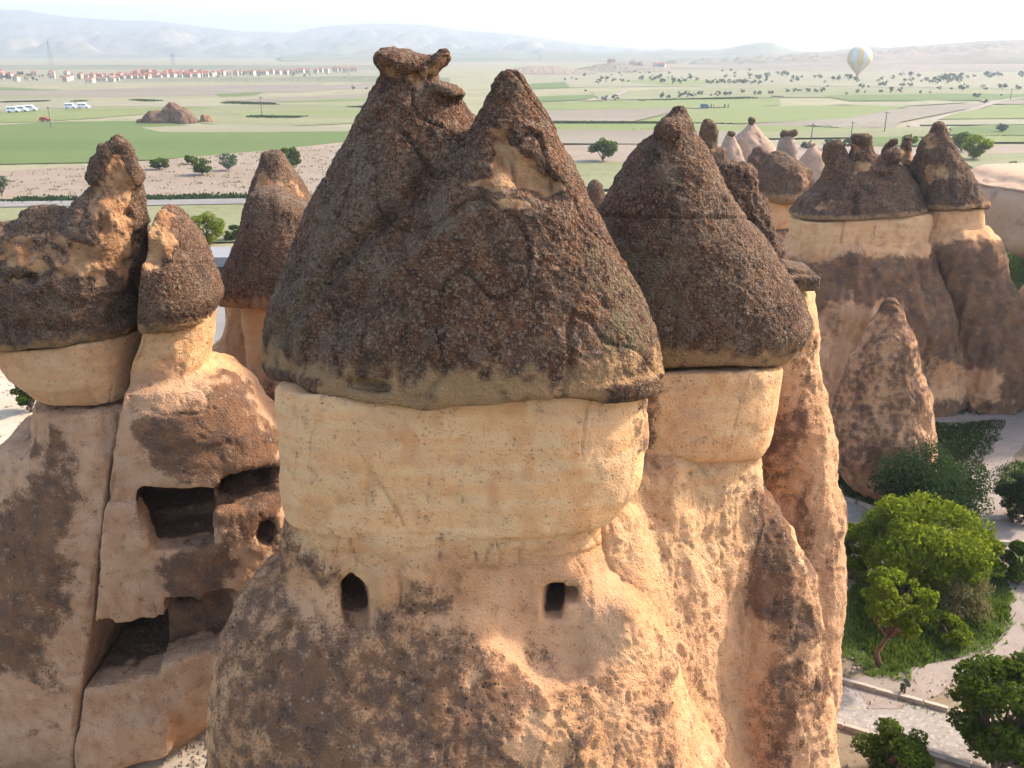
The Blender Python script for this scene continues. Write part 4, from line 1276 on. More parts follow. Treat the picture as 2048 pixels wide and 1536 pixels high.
# ================================================================== broad formation on the right
def broad_formation():
    t = thing('rock_formation', 'broad fairy chimney block with row of knobbed dark caps above one pale band', 'rock formation', (23.5, 58.0, 0))
    Y = 57.0
    zs = lambda x, y: 12.05 + .05 * (57 - y) + .055 * (x - 19)
    a = Pillar(Y, [(330, 1668, 1800, 1.2), (345, 1655, 1815, 1.6), (370, 1640, 1830, 2.0), (400, 1606, 1842, 2.6), (425, 1588, 1852, 3.0), (432, 1584, 1854, 3.0), (440, 1590, 1850, 2.9), (520, 1595, 1848, 2.8)], p=2.6)
    k1 = union(Pillar(Y, [(284, 1655, 1680, .35), (296, 1648, 1690, .6), (318, 1646, 1700, .9), (335, 1650, 1705, 1.0), (380, 1640, 1720, 1.2)], p=2.2), ell(at(1672, 292, 56.6), (.4, .4, .35)), k=.15)
    k2 = union(Pillar(Y, [(276, 1712, 1736, .4), (285, 1706, 1744, .7), (305, 1704, 1748, .8), (312, 1700, 1758, .9), (335, 1698, 1776, 1.2), (380, 1690, 1790, 1.5)], p=2.2), ell(at(1723, 277, 56.6), (.6, .5, .3)), k=.2)
    k3 = union(Pillar(Y + 1, [(283, 1778, 1786, .25), (300, 1766, 1785, .35), (318, 1762, 1790, .6), (350, 1752, 1812, 1.0)], p=2.2), ell(at(1786, 284, 57.6), (.28, .3, .22)), k=.12)
    k4 = Pillar(Y + 2, [(274, 1808, 1824, .25), (285, 1806, 1822, .3), (320, 1800, 1822, .5), (360, 1795, 1830, .7)], p=2.2)
    k5 = ell(at(1788, 312, 56.5), (.75, .7, .55))
    scoop = ell(at(1726, 333, 55.4), (.5, .6, .35)); sc2 = ell(at(1775, 352, 55.2), (1.0, .7, .3))
    cf = carve(union(a, k1, k2, k3, k4, k5, k=.25), scoop, sc2, k=.15)
    cf = cut(cf, lambda x, y, z: zs(x, y) - z, k=.04)

    def mk(P, N):
        s = P[:, 2] - zs(P[:, 0], P[:, 1])
        px, py = project(P)
        g = .8 * soft(P, [(1705, 285), (1718, 285), (1722, 310), (1706, 312)], 3, 5) + .8 * soft(P, [(1712, 322), (1742, 322), (1742, 342), (1712, 342)], 4, 5) + .8 * soft(P, [(1802, 295), (1822, 295), (1826, 330), (1800, 330)], 4, 5) + .6 * soft(P, [(1630, 398), (1668, 398), (1668, 425), (1630, 425)], 5, 8)
        return .35 + .25 * fbm(P, .4, 3), g, .8 * sstep(.5, .2, s), 0 * s
    dc = lambda P, N: (disp_cap(P, N, .95, 1.7) + .16 * fbm(P, .9, 3, 7.)) * sstep(.1, .5, P[:, 2] - zs(P[:, 0], P[:, 1]) + .15)
    rock('cap', cf, (17.0, 53.2, 10.8), (27.6, 60.8, 19.2), 0.17, M_CAP, t, dc, mk)
    b = Pillar(Y - .2, [(246, 1872, 1884, .25), (258, 1866, 1892, .5), (290, 1846, 1906, 1.1), (320, 1836, 1920, 1.5), (345, 1828, 1934, 1.8), (380, 1828, 1952, 2.2), (412, 1830, 1966, 2.5), (418, 1832, 1966, 2.5), (424, 1840, 1956, 2.3), (500, 1840, 1952, 2.3)], p=2.4)
    b = carve(union(b, ell(at(1879, 258, 56.6), (.42, .4, .36)), k=.15), ell(at(1846, 296, 55.6), (.5, .8, .4)), ell(at(1862, 352, 54.7), (1.0, .5, .2)), ell(at(1870, 336, 54.9), (1.1, .4, .15)), k=.15)
    bfc = cut(b, lambda x, y, z: zs(x, y) + .25 - z, k=.08)
    rock('cap', bfc, (24.2, 53.6, 11.2), (30.6, 60.4, 20.0), 0.16, M_CAP, t, lambda P, N: (disp_cap(P, N, .95, 1.7) + .16 * fbm(P, .9, 3, 7.)), lambda P, N: (.35 + .25 * fbm(P, .4, 3),
         .8 * soft(P, [(1848, 330), (1895, 325), (1895, 362), (1850, 362)], 5, 9, 1.5) + .7 * soft(P, [(1848, 270), (1870, 262), (1880, 300), (1850, 305)], 4, 8, 1.5), .8 * sstep(.5, .2, P[:, 2] - zs(P[:, 0], P[:, 1]) - .25), 0 * P[:, 0]))
    band = Pillar(Y, [(380, 1588, 1845, 2.6), (430, 1588, 1845, 2.6), (470, 1588, 1843, 2.7), (500, 1586, 1840, 2.8), (540, 1584, 1840, 2.9)], p=4)
    band2 = Pillar(Y - .1, [(380, 1846, 1952, 2.1), (430, 1846, 1951, 2.1), (456, 1844, 1950, 2.2), (500, 1840, 1955, 2.3)], p=4)
    bd = cut(union(band, band2, k=.03), lambda x, y, z: z - (zs(x, y) - .05 + .25 * (x > at(1846, 430, 57)[0])), k=.04)
    bd = cut(bd, lambda x, y, z: 9.3 + .05 * (x - 19) - z, k=.05)
    rock('band', bd, (17.2, 53.6, 9.2), (29.8, 60.6, 13.4), 0.2, M_TUFF, t, lambda P, N: disp_band(P, N, .05, 1.0) - .12 * sstep(.05, 0., np.abs(perlin(P, (.45, .45, .08), 12.))),
         lambda P, N: (.5 * soft(P, [(1742, 440), (1756, 440), (1756, 485), (1742, 485)], 4, 6) + .3 * sstep(.45, .6, perlin(P, (1.4, 1.4, .3), 4.)), .15 + 0 * P[:, 0], .95 + 0 * P[:, 0], .3 + 0 * P[:, 0]))
    sh = Pillar(Y, [(478, 1586, 1846, 2.8), (510, 1575, 1858, 3.2), (560, 1545, 1880, 4.0), (620, 1525, 1900, 4.6), (700, 1510, 1915, 5.0), (760, 1505, 1915, 5.0), (800, 1510, 1900, 4.8), (900, 1520, 1890, 4.6)], p=2.4)
    sh2 = Pillar(Y - .3, [(455, 1846, 1952, 2.1), (490, 1838, 1972, 2.6), (580, 1850, 2006, 3.3), (650, 1860, 2030, 3.8), (730, 1868, 2036, 3.9), (770, 1875, 2020, 3.7), (800, 1885, 1995, 3.2), (830, 1890, 1980, 3.0), (900, 1890, 1980, 3.0)], p=2.4)
    for q in (sh, sh2): q.z[0] = -.3
    arch = ell(at(1720, 760, 51.6), (3.0, 2.0, 5.2)); arch2 = ell(at(1860, 760, 52.0), (1.1, 1.0, 2.8))
    sf = carve(union(sh, sh2, k=.35), arch, arch2, k=.35)
    bare = [(1620, 640), (1650, 605), (1700, 590), (1735, 610), (1760, 598), (1790, 610), (1830, 700), (1850, 780), (1850, 860), (1600, 860)]

    def mks(P, N):
        px, py = project(P)
        m = .95 * sstep(500, 530, py + 36 * perlin(P, (.35, .35, .1), 4.) - 10 * (px > 1846) + 45 * (px > 1846)) * (1 - .9 * soft(P, bare, 10, 14, .8))
        m = m * (1 - .85 * soft(P, [(1865, 720), (1990, 735), (2000, 800), (1850, 800)], 12, 16, .8)) + .3 * sstep(.2, .5, fbm(P, .5, 3)) * sstep(520, 560, py)
        return m, .7 * soft(P, bare, 20, 14), .35 * sstep(540, 500, py), .2 + 0 * m
    rock('shaft', sf, (13.0, 50.6, -.3), (34.4, 63.4, 11.6), 0.24, M_TUFF, t, lambda P, N: disp_tuff(P, N, 1.0, .22, 2.2), mks, yfine=57.5)


def front_cone():
    t = thing('rock_cone', 'lone pinkish rock cone with tiny knob on top, standing before the broad block', 'rock formation', (18.0, 43.0, 0))
    c = Pillar(43.0, [(600, 1775, 1791, .18), (612, 1770, 1797, .35), (640, 1757, 1806, .7), (665, 1743, 1816, 1.0), (720, 1712, 1832, 1.45), (800, 1684, 1850, 1.9), (850, 1666, 1855, 2.1), (900, 1662, 1857, 2.2), (950, 1688, 1845, 2.0), (985, 1712, 1830, 1.8), (1010, 1720, 1820, 1.7)], p=2.2)
    c.z[0] = -.3
    f = carve(c, ell(at(1850, 745, 42.5), (.25, 1, .5)), ell(at(1705, 700, 41.5), (.4, .8, .9)), k=.2)

    def mk(P, N):
        px, py = project(P)
        m = .18 + (.38 + .35 * fbm(P, (1.1, 1.1, .6), 4, 6., .65)) * sstep(975, 900, py) + .4 * sstep(1790, 1840, px) * sstep(0, .4, fbm(P, .6, 3, 2.)) + .8 * sstep(640, 610, py)
        return m, .4 + 0 * m, .25 + 0 * m, 0 * m
    rock('shaft', f, (13.6, 40.2, -.3), (22.4, 46.0, 11.2), 0.14, M_TUFF, t, lambda P, N: disp_tuff(P, N, 1.0, .12, 1.5) + .05 * (0.5 - np.abs(perlin(P, 2.4, 5.0))), mk)
    kn = union(ell(at(1783, 606, 42.9), (.20, .2, .17)), ell(at(1777, 616, 42.9), (.28, .25, .16)), k=.08)
    rock('knob', kn, (17.2, 42.4, 9.0), (19.2, 43.6, 11.2), 0.06, M_CAP, t, lambda P, N: .03 * perlin(P, 4., 2.), lambda P, N: (.5 + 0 * P[:, 0], 0 * P[:, 0], .2 + 0 * P[:, 0], 0 * P[:, 0]), sub=0)


def far_cones():
    def simple(name, label, Y, rows, h, tuff=True, msk=None, k=.8, extra=None, amp=1.2, cat='rock formation', p=2.2):
        c = Pillar(Y, rows, k=k, p=p)
        f = union(c, *extra, k=.2) if extra else c
        c.z[0] = -.3
        x0, x1 = (c.a[0] - c.a[2]).min() - 1, (c.a[0] + c.a[2]).max() + 1
        rr = c.a[3].max() + 1
        t = thing(name, label, cat, ((x0 + x1) / 2, Y, 0))
        mm = msk or (lambda P, N: (.25 + .5 * fbm(P, .4, 3), .3 + 0 * P[:, 0], .3 + 0 * P[:, 0], .2 + 0 * P[:, 0]))
        return t, f, (x0, Y - rr, -.3), (x1, Y + rr, c.z[-1] + 1), mm
    # pale smooth cone
    t, f, lo, hi, _ = simple('rock_cone', 'tall smooth pale grey cone rising behind the dark far caps', 92, [(241, 1500, 1510), (252, 1490, 1518), (280, 1466, 1540), (310, 1450, 1558), (340, 1435, 1580), (430, 1410, 1620)], .4)
    rock('cone', f, lo, hi, .4, M_GREY, t, lambda P, N: disp_tuff(P, N, .7, 0, 3), lambda P, N: (.22 + .2 * fbm(P, .3, 3), 0 * P[:, 0], .0 + 0 * P[:, 0], .3 + 0 * P[:, 0]))
    kn = ell(at(1505, 243, 92), (.42, .5, .45))
    rock('tip', kn, at(1505, 246, 92) - 1.2, at(1505, 246, 92) + 1.2, .2, M_CAP, t, lambda P, N: .2 * fbm(P, 1.1, 3, 1.), lambda P, N: (.8 + 0 * P[:, 0],) * 1 + (0 * P[:, 0],) * 3)
    # low pale cone
    t, f, lo, hi, _ = simple('rock_cone', 'low rounded pale grey cone left of the knobbed cap row', 88, [(288, 1618, 1632), (296, 1610, 1640), (315, 1602, 1650), (345, 1596, 1660), (450, 1590, 1680)], .4)
    rock('cone', f, lo, hi, .4, M_GREY, t, lambda P, N: disp_tuff(P, N, .7, 0, 3), lambda P, N: (.2 + .2 * fbm(P, .3, 3), 0 * P[:, 0], .1 + 0 * P[:, 0], .3 + 0 * P[:, 0]))
    kn = ell(at(1625, 290, 88), (.35, .4, .3))
    rock('tip', kn, at(1625, 291, 88) - 1.2, at(1625, 291, 88) + 1.2, .2, M_GREY, t, lambda P, N: .2 * fbm(P, 1.1, 3, 1.), lambda P, N: (.4 + 0 * P[:, 0],) * 1 + (0 * P[:, 0],) * 3)
    # small pinkish peak at the pale cone's left foot
    t, f, lo, hi, _ = simple('rock_cone', 'small pinkish peak at the left foot of the tall pale cone', 90, [(264, 1456, 1468), (275, 1450, 1472), (300, 1440, 1485), (340, 1430, 1500), (430, 1420, 1510)], .4)
    rock('cone', f, lo, hi, .35, M_GREY, t, lambda P, N: disp_tuff(P, N, .9, 0, 3), lambda P, N: (.35 + .4 * fbm(P, .4, 3), .4 + 0 * P[:, 0], 0 * P[:, 0], .2 + 0 * P[:, 0]))
    rock('tip', ell(at(1463, 267, 89.8), (.5, .5, .35)), at(1463, 267, 90) - 1.3, at(1463, 267, 90) + 1.3, .2, M_CAP, t, lambda P, N: .2 * fbm(P, 1.1, 3, 1.), lambda P, N: (.5 + 0 * P[:, 0],) * 1 + (0 * P[:, 0],) * 3)
    # capped far chimney with pale band
    Y = 74
    t = thing('fairy_chimney', 'far fairy chimney with two dark humps above a thin pale band', 'rock formation', (at(1560, 400, Y)[0], Y, 0))
    a = union(Pillar(Y, [(288, 1516, 1526), (298, 1506, 1530), (320, 1495, 1540), (350, 1486, 1560), (392, 1484, 1600), (440, 1490, 1600)], k=.9),
              Pillar(Y - .5, [(302, 1548, 1556), (315, 1535, 1575), (335, 1525, 1600), (365, 1520, 1612), (395, 1525, 1612), (440, 1530, 1605)], k=.9),
              Pillar(Y, [(325, 1588, 1606), (345, 1575, 1625), (395, 1570, 1630), (440, 1575, 1620)], k=.9), k=.4)
    zc = at(1560, 394, Y)[2]
    x0, x1 = at(1470, 400, Y)[0], at(1645, 400, Y)[0]
    rock('cap', cut(a, lambda x, y, z: zc - z, k=.1), (x0, Y - 5, zc - 1), (x1, Y + 5, at(1520, 280, Y)[2]), .24, M_CAP, t, lambda P, N: (disp_cap(P, N, 1.0, 2.5) + .25 * fbm(P, .6, 3, 7.)),
         lambda P, N: (.55 + .2 * fbm(P, .4, 3), .5 * soft(P, [(1600, 330), (1625, 330), (1620, 380), (1600, 380)], 6, 8), .9 * sstep(1.0, .3, P[:, 2] - zc), 0 * P[:, 0]))
    zb = at(1560, 452, Y)[2]
    s = Pillar(Y, [(380, 1530, 1612), (452, 1528, 1614), (480, 1520, 1625), (560, 1505, 1640), (700, 1500, 1650)], k=.8, p=3)
    s.z[0] = -.3
    rock('band', cut(s, lambda x, y, z: z - zc + .06, lambda x, y, z: zb - z, k=.05), (x0, Y - 5, zb - 1), (x1, Y + 5, zc + 1), .26, M_TUFF, t, lambda P, N: disp_band(P, N, 0, 1.2), lambda P, N: (.2 * sstep(0, .5, perlin(P, .8, 2.)), 0 * P[:, 0], .9 + 0 * P[:, 0], .3 + 0 * P[:, 0]))
    rock('shaft', cut(s, lambda x, y, z: z - zb - .05, k=.05), (x0 - 2, Y - 6, -.3), (x1 + 2, Y + 6, zb + 1), .35, M_TUFF, t, lambda P, N: disp_tuff(P, N, 1.2), lambda P, N: (.6 + .4 * fbm(P, .4, 3), .4 + 0 * P[:, 0], .1 + 0 * P[:, 0], .2 + 0 * P[:, 0]))
    # knobbed pillar between pale cones
    Y = 80
    t = thing('rock_pillar', 'stubby leaning rock pillar with dark top between the two pale cones', 'rock formation', (at(1575, 300, Y)[0], Y, 0))
    c = Pillar(Y, [(266, 1565, 1585), (285, 1558, 1588), (312, 1553, 1592), (400, 1545, 1600)], k=.9)
    c.z[0] = -.3
    rock('shaft', c, (c.a[0].min() - 4, Y - 5, -.3), (c.a[0].max() + 4, Y + 5, 16), .28, M_GREY, t, lambda P, N: disp_tuff(P, N, .8, 0, 3), lambda P, N: (.55 + .3 * fbm(P, .5, 3), .5 + 0 * P[:, 0], 0 * P[:, 0], 0 * P[:, 0]))
    kp = union(ell(at(1576, 268, Y), (.55, .6, .45)), ell(at(1585, 265, Y), (.3, .4, .3)), ell(at(1567, 270, Y), (.35, .4, .5)), k=.2)
    rock('cap', kp, at(1575, 268, Y) - 1.8, at(1575, 268, Y) + 1.8, .18, M_CAP, t, lambda P, N: .3 * fbm(P, .9, 3, 1.), lambda P, N: (.6 + 0 * P[:, 0],) * 1 + (.2 + 0 * P[:, 0],) * 1 + (0 * P[:, 0],) * 2)
    # dark knob right behind the pointed cap
    Y = 48
    t = thing('fairy_chimney', 'dark knob-headed chimney peeking out behind the pointed cap', 'rock formation', (at(1415, 330, Y)[0], Y, 0))
    c = union(Pillar(Y, [(241, 1412, 1424), (250, 1402, 1434), (268, 1396, 1437), (282, 1398, 1430), (300, 1396, 1432)], k=.9), k=.2)
    z0 = at(1415, 298, Y)[2]
    rock('cap', cut(c, lambda x, y, z: z0 - z), (at(1380, 270, Y)[0], Y - 2, z0 - .6), (at(1450, 270, Y)[0], Y + 2, 18.9), .13, M_CAP, t, lambda P, N: (disp_cap(P, N, 1.3) + .12 * fbm(P, 1.2, 3, 7.)), lambda P, N: (.55 + 0 * P[:, 0], .35 * sstep(.2, .5, perlin(P, 1., 2.)), 0 * P[:, 0], 0 * P[:, 0]))
    c = union(Pillar(Y, [(286, 1392, 1432), (310, 1390, 1448), (335, 1385, 1452), (420, 1380, 1470), (700, 1370, 1490)], k=.9), ell(at(1442, 305, Y), (.35, .5, .5)), k=.2)
    rock('shaft', cut(c, lambda x, y, z: z - z0 - .1, lambda x, y, z: -z - .3), (at(1350, 300, Y)[0] - 1, Y - 4, -.3), (at(1500, 300, Y)[0] + 1.5, Y + 4, z0 + .7), .22, M_CAP, t, lambda P, N: disp_cap(P, N, 1.2), lambda P, N: (.5 + 0 * P[:, 0], .55 * sstep(.0, .5, perlin(P, .8, 2.)), .2 + 0 * P[:, 0], 0 * P[:, 0]))
    # small dark cap between the two big caps
    Y = 44
    t = thing('fairy_chimney', 'small dark cap showing in the gap between the two biggest caps', 'rock formation', (at(1190, 400, Y)[0], Y, 0))
    c = Pillar(Y, [(360, 1184, 1194), (372, 1176, 1204), (400, 1170, 1212), (450, 1160, 1225), (470, 1160, 1225)], k=.9)
    rock('cap', c, (at(1140, 400, Y)[0], Y - 2, 12), (at(1245, 400, Y)[0], Y + 2, 17), .14, M_CAP, t, lambda P, N: disp_cap(P, N, 1.0), lambda P, N: (.45 + 0 * P[:, 0],) * 1 + (.1 + 0 * P[:, 0],) * 1 + (0 * P[:, 0],) * 2)
    c = Pillar(Y, [(462, 1166, 1220), (550, 1160, 1225), (900, 1140, 1240)], k=.9); c.z[0] = -.3
    rock('shaft', c, (at(1110, 400, Y)[0], Y - 3, -.3), (at(1280, 400, Y)[0], Y + 3, 14), .25, M_TUFF, t, lambda P, N: disp_tuff(P, N), lambda P, N: (.4 + 0 * P[:, 0],) * 1 + (.2 + 0 * P[:, 0],) * 3)
    # white bank on the right
    Y = 92
    t = thing('rock_bank', 'long low bank of bare white rock behind the right edge of the broad block', 'rock bank', (at(2040, 420, Y)[0], Y, 0))
    w = union(Pillar(Y, [(340, 2010, 2300, 6), (352, 1950, 2320, 9), (362, 1930, 2330, 10), (392, 1935, 2340, 10), (470, 1930, 2350, 11)], p=2.6), k=.2)
    x0, x1 = at(1880, 400, Y)[0], at(2400, 400, Y)[0]
    rock('lower_layer', cut(w, lambda x, y, z: z - at(0, 366, Y)[2] + .05, lambda x, y, z: -.3 - z), (x0, Y - 14, -.3), (x1, Y + 14, 12), .8, M_GREY, t, lambda P, N: disp_tuff(P, N, .8, .2, 4), lambda P, N: (.55 * sstep(.1, .4, fbm(P, .4, 4, 2.)), 0 * P[:, 0], .75 + 0 * P[:, 0], .2 + 0 * P[:, 0]))
    rock('upper_layer', cut(w, lambda x, y, z: at(0, 366, Y)[2] - z), (x0, Y - 14, 4), (x1, Y + 14, 14), .7, M_GREY, t, lambda P, N: disp_tuff(P, N, .8), lambda P, N: (.1 + 0 * P[:, 0], 0 * P[:, 0], .7 + 0 * P[:, 0], .2 + 0 * P[:, 0]))
    # pink rock cut by the right edge; upper part added unseen to cast shade
    Y = 55
    t = thing('fairy_chimney', 'smooth pinkish rock flank cut by the right edge beside the broad block', 'rock formation', (41.0, Y, 0))
    fl = Pillar(Y, [(240, 2290, 2330, .5), (330, 2240, 2400, 2.2), (420, 2190, 2450, 3.0), (500, 2140, 2470, 3.6), (560, 2095, 2480, 4.2), (595, 2060, 2490, 4.5), (615, 2044, 2500, 4.6), (650, 2037, 2500, 4.7), (700, 2035, 2500, 4.7), (790, 2040, 2490, 4.6), (860, 2045, 2480, 4.5)], p=2.3)
    fl.z[0] = -.3
    top = at(0, 430, Y)[2]
    rock('shaft', cut(fl, lambda x, y, z: z - top), (31.0, Y - 6, -.3), (52, Y + 6, top + 1), .5, M_TUFF, t, lambda P, N: disp_tuff(P, N, .8, .1, 1.8), lambda P, N: (.15 + 0 * P[:, 0], .8 + 0 * P[:, 0], .2 + 0 * P[:, 0], .2 + 0 * P[:, 0]))
    rock('cap', cut(fl, lambda x, y, z: top + .06 - z), (31.0, Y - 6, top - 1), (52, Y + 6, 22), .3, M_CAP, t, lambda P, N: disp_cap(P, N, 1, 1.7), lambda P, N: (.4 + 0 * P[:, 0],) + (0 * P[:, 0],) * 3)  # added top out of view, there to lengthen the cast shade
    # outcrops in the green field
    Y = 300
    t = thing('rock_outcrop', 'craggy brown outcrop of fused crags alone in the green field', 'rock outcrop', (at(335, 240, Y)[0], Y, 0))
    parts = [[(213, 338, 350), (222, 328, 362), (256, 320, 366)], [(222, 355, 372), (235, 345, 382), (254, 340, 394)], [(225, 303, 330), (235, 298, 338), (257, 296, 345)], [(236, 292, 299), (245, 287, 303), (258, 285, 305)], [(243, 279, 288), (250, 275, 291), (258, 274, 292)]]
    for q in parts:
        pl = Pillar(Y, [(a_, b_, c_) for a_, b_, c_ in q], k=.9)
        pl.z[0] = -.3
        rock('crag', pl, (pl.a[0].min() - pl.a[2].max() - 2, Y - pl.a[3].max() - 2, -.3), (pl.a[0].max() + pl.a[2].max() + 2, Y + pl.a[3].max() + 2, pl.z[-1] + 1.5), .45, M_CAP, t, lambda P, N: disp_tuff(P, N, 1.0, .2, 7),
             lambda P, N: (.5 + .3 * fbm(P, .25, 3), .25 * sstep(.1, .5, fbm(P, .2, 2, 4.)), .1 + 0 * P[:, 0], 0 * P[:, 0]), sub=1)
    pl = Pillar(Y + 4, [(234, 407, 417), (240, 404, 420), (252, 400, 426)], k=.9); pl.z[0] = -.3
    tag(rock('boulder', pl, (pl.a[0].min() - 6, Y - 1, -.3), (pl.a[0].max() + 6, Y + 9, pl.z[-1] + 1), .35, M_TUFF, None, lambda P, N: disp_tuff(P, N, 1.0, .2, 4), lambda P, N: (.7 + 0 * P[:, 0], .3 + 0 * P[:, 0], 0 * P[:, 0], 0 * P[:, 0])), 'single flat-topped boulder just right of the craggy field outcrop', 'boulder')


central_chimney()
pointed_chimney()
slab_tower()
cave_chimney()
back_chimney()
broad_formation()
front_cone()
far_cones()

# ================================================================== vegetation
def leaf_mat(name, a, b, trans=.35):
    t = NT(name)
    g = t.n('NewGeometry')
    col = t.mix(g.outputs['Random Per Island'], a, b)
    d = t.n('BsdfDiffuse'); tr = t.n('BsdfTranslucent'); mx = t.n('MixShader')
    t.set(d.inputs['Color'], col)
    t.set(tr.inputs['Color'], t.mix(.5, col, tuple(min(1, v * 1.9) for v in b)))
    mx.inputs[0].default_value = trans
    t.t.links.new(d.outputs[0], mx.inputs[1]); t.t.links.new(tr.outputs[0], mx.inputs[2])
    t.t.links.new(mx.outputs[0], t.out.inputs['Surface'])
    return t.m


L_BRIGHT = leaf_mat('bright_leaves', (0.062, 0.092, 0.006), (0.150, 0.175, 0.014), .48)
L_MID = leaf_mat('green_leaves', (0.028, 0.050, 0.007), (0.075, 0.100, 0.012), .40)
L_DARK = leaf_mat('dark_leaves', (0.0192, 0.0360, 0.0120), (0.0400, 0.0600, 0.0192), .25)
L_GREY = leaf_mat('greygreen_leaves', (0.0800, 0.1040, 0.0680), (0.1280, 0.1520, 0.1040), .25)
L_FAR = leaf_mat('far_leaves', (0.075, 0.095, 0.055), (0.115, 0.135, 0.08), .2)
L_DRY = leaf_mat('dry_brush', (0.1040, 0.0920, 0.0320), (0.1680, 0.1400, 0.0600), .3)
M_BARK = plain('bark', (0.105, 0.070, 0.045), .95, .35, 9.0)
M_BARK_R = plain('reddish_bark', (0.145, 0.070, 0.040), .95, .3, 9.0)


def leaf_cloud(name, C, r, nl, size, mat, parent, rng, flat=.7, droop=0.0):
    """leaves round clump centres C (k,3) with radii r (k,)"""
    k = len(C)
    w = np.asarray(r) ** 2
    ci = rng.choice(k, nl, p=w / w.sum())
    d = rng.normal(size=(nl, 3)); d /= np.linalg.norm(d, axis=1)[:, None]
    rad = rng.uniform(.35, 1.0, nl) ** .6
    P = C[ci] + d * (rad * np.asarray(r)[ci])[:, None] * [1, 1, flat]
    P[:, 2] = np.maximum(P[:, 2], size * .4)
    n = d + rng.normal(size=(nl, 3)) * .7 + [0, 0, .35]
    n /= np.linalg.norm(n, axis=1)[:, None]
    a = np.cross(n, rng.normal(size=(nl, 3))); a /= np.linalg.norm(a, axis=1)[:, None]
    b = np.cross(n, a)
    s = size * rng.uniform(.6, 1.3, nl)[:, None]
    V = np.stack([P - a * s * .55, P - b * s * .32 + n * s * .08, P + a * s * .55, P + b * s * .32 + n * s * .08], 1).reshape(-1, 3)
    Q = np.arange(nl * 4).reshape(nl, 4)
    return link(name, np_mesh(name, V, Q, False, mat), parent)


def tree(name, label, cat, loc, w, h, nl, size, mat, bark=M_BARK, clear=.25, clumps=22, seed=1, lean=(0, 0), group=None, shape=1.0, stems=1, limbs=9, thick=None, cr=(.20, .38)):
    """crown of leaf clumps on limbs; w = crown width, h = height, clear = share of bare trunk"""
    rng = np.random.default_rng(seed)
    t = thing(name, label, cat, (loc[0], loc[1], 0), group)
    R_ = w / 2
    zc, rz = h * (clear + (1 - clear) / 2), h * (1 - clear) / 2
    C, rr = [], []
    for k in range(clumps):
        d = rng.normal(size=3); d /= np.linalg.norm(d)
        q = rng.uniform(.35, 1.0) ** .5
        c = np.array([d[0] * R_ * .78 * q, d[1] * R_ * .78 * q, zc + d[2] * rz * .75 * q])
        if d[2] < 0: c[:2] *= shape
        c[:2] += np.array(lean) * (c[2] / h)
        C.append(c); rr.append(rng.uniform(*cr) * min(R_, rz * 1.5))
    C, rr = np.array(C), np.array(rr)
    leaf_cloud('crown', C, rr, nl, size, mat, t, rng)
    m = MB()
    th = thick or (.028 * h + .02)
    fork = np.array([lean[0] * clear * .6, lean[1] * clear * .6, h * max(clear * .85, .12)])
    for s in range(stems):
        o = np.array([rng.uniform(-.12, .12) * w * (stems > 1), rng.uniform(-.12, .12) * w * (stems > 1), -.05])
        f2 = fork + o * [1.6, 1.6, 0]
        m.tube([o, (o + f2) / 2 + rng.normal(size=3) * .04 * h * [1, 1, .2], f2], [th * 1.15, th, th * .85], 7)
        for k in rng.choice(clumps, min(limbs, clumps), replace=False):
            e = C[k]
            mid = f2 * .5 + e * .5 + rng.normal(size=3) * .05 * h
            m.tube([f2, mid, e], [th * .6, th * .38, th * .12], 5)
    m.build('trunk', bark, t, smooth=True)
    return t


def px_tree(name, label, cat, px, base, top, wpx, nl, size, mat, **k):
    g = gnd(px, base)
    h = at(px, top, g[1])[2]
    w = wpx / F * g[1] / CP
    return tree(name, label, cat, g, w, max(h, .4), nl, size, mat, **k)


# near planting on the right
px_tree('broadleaf_tree', 'broad bright green tree spreading beside the cobbled path below the lone cone', 'tree', 1832, 1180, 985, 330, 19000, .16, L_BRIGHT, clear=.04, cr=(.12, .27), clumps=108, seed=3, stems=3, limbs=12)
px_tree('shrub', 'bright leafy bush squeezed between the slender tower and the spreading tree', 'shrub', 1712, 1150, 1035, 120, 6000, .15, L_BRIGHT, clear=.0, clumps=26, seed=17, stems=3, limbs=6)
px_tree('shrub', 'yellow-green bush spreading at the right end of the broad tree', 'shrub', 1955, 1150, 1050, 110, 6000, .15, L_BRIGHT, clear=.0, clumps=26, seed=18, stems=3, limbs=6)
px_tree('shrub', 'low bright bush in the grass right of the young tree', 'shrub', 1890, 1275, 1225, 130, 5000, .12, L_BRIGHT, clear=.0, clumps=24, seed=19, stems=3, limbs=6)
px_tree('young_tree', 'small young tree with reddish trunk standing in the grass patch', 'tree', 1760, 1335, 1140, 185, 5200, .15, L_BRIGHT, bark=M_BARK_R, clear=.36, cr=(.12, .27), clumps=37, seed=5, lean=(.5, .3), limbs=12, thick=.10)
px_tree('large_tree', 'dark full-leaved tree filling the bottom right corner', 'tree', 1995, 1545, 1305, 330, 20000, .16, L_MID, clear=.10, cr=(.12, .27), clumps=102, seed=8, stems=3, limbs=14)
px_tree('shrub', 'yellow-green shrub at the bottom edge below the cobbled path', 'shrub', 1785, 1568, 1458, 190, 7000, .12, L_MID, clear=.02, clumps=30, seed=9, stems=4, limbs=8)
px_tree('shrub', 'large dark bush leaning against the right foot of the lone cone', 'shrub', 1850, 1045, 885, 260, 18000, .13, L_DARK, clear=.0, clumps=60, seed=10, stems=4, limbs=8)
px_tree('shrub', 'rounded dark bush at right edge inside the bend of the sandy path', 'shrub', 2035, 1045, 938, 110, 7000, .13, L_DARK, clear=.0, clumps=26, seed=11, stems=3, limbs=8)
px_tree('shrub', 'low leafy bush at right edge beside the narrow footpath', 'shrub', 2040, 1165, 1085, 100, 5000, .13, L_MID, clear=.0, clumps=22, seed=12, stems=3, limbs=8)
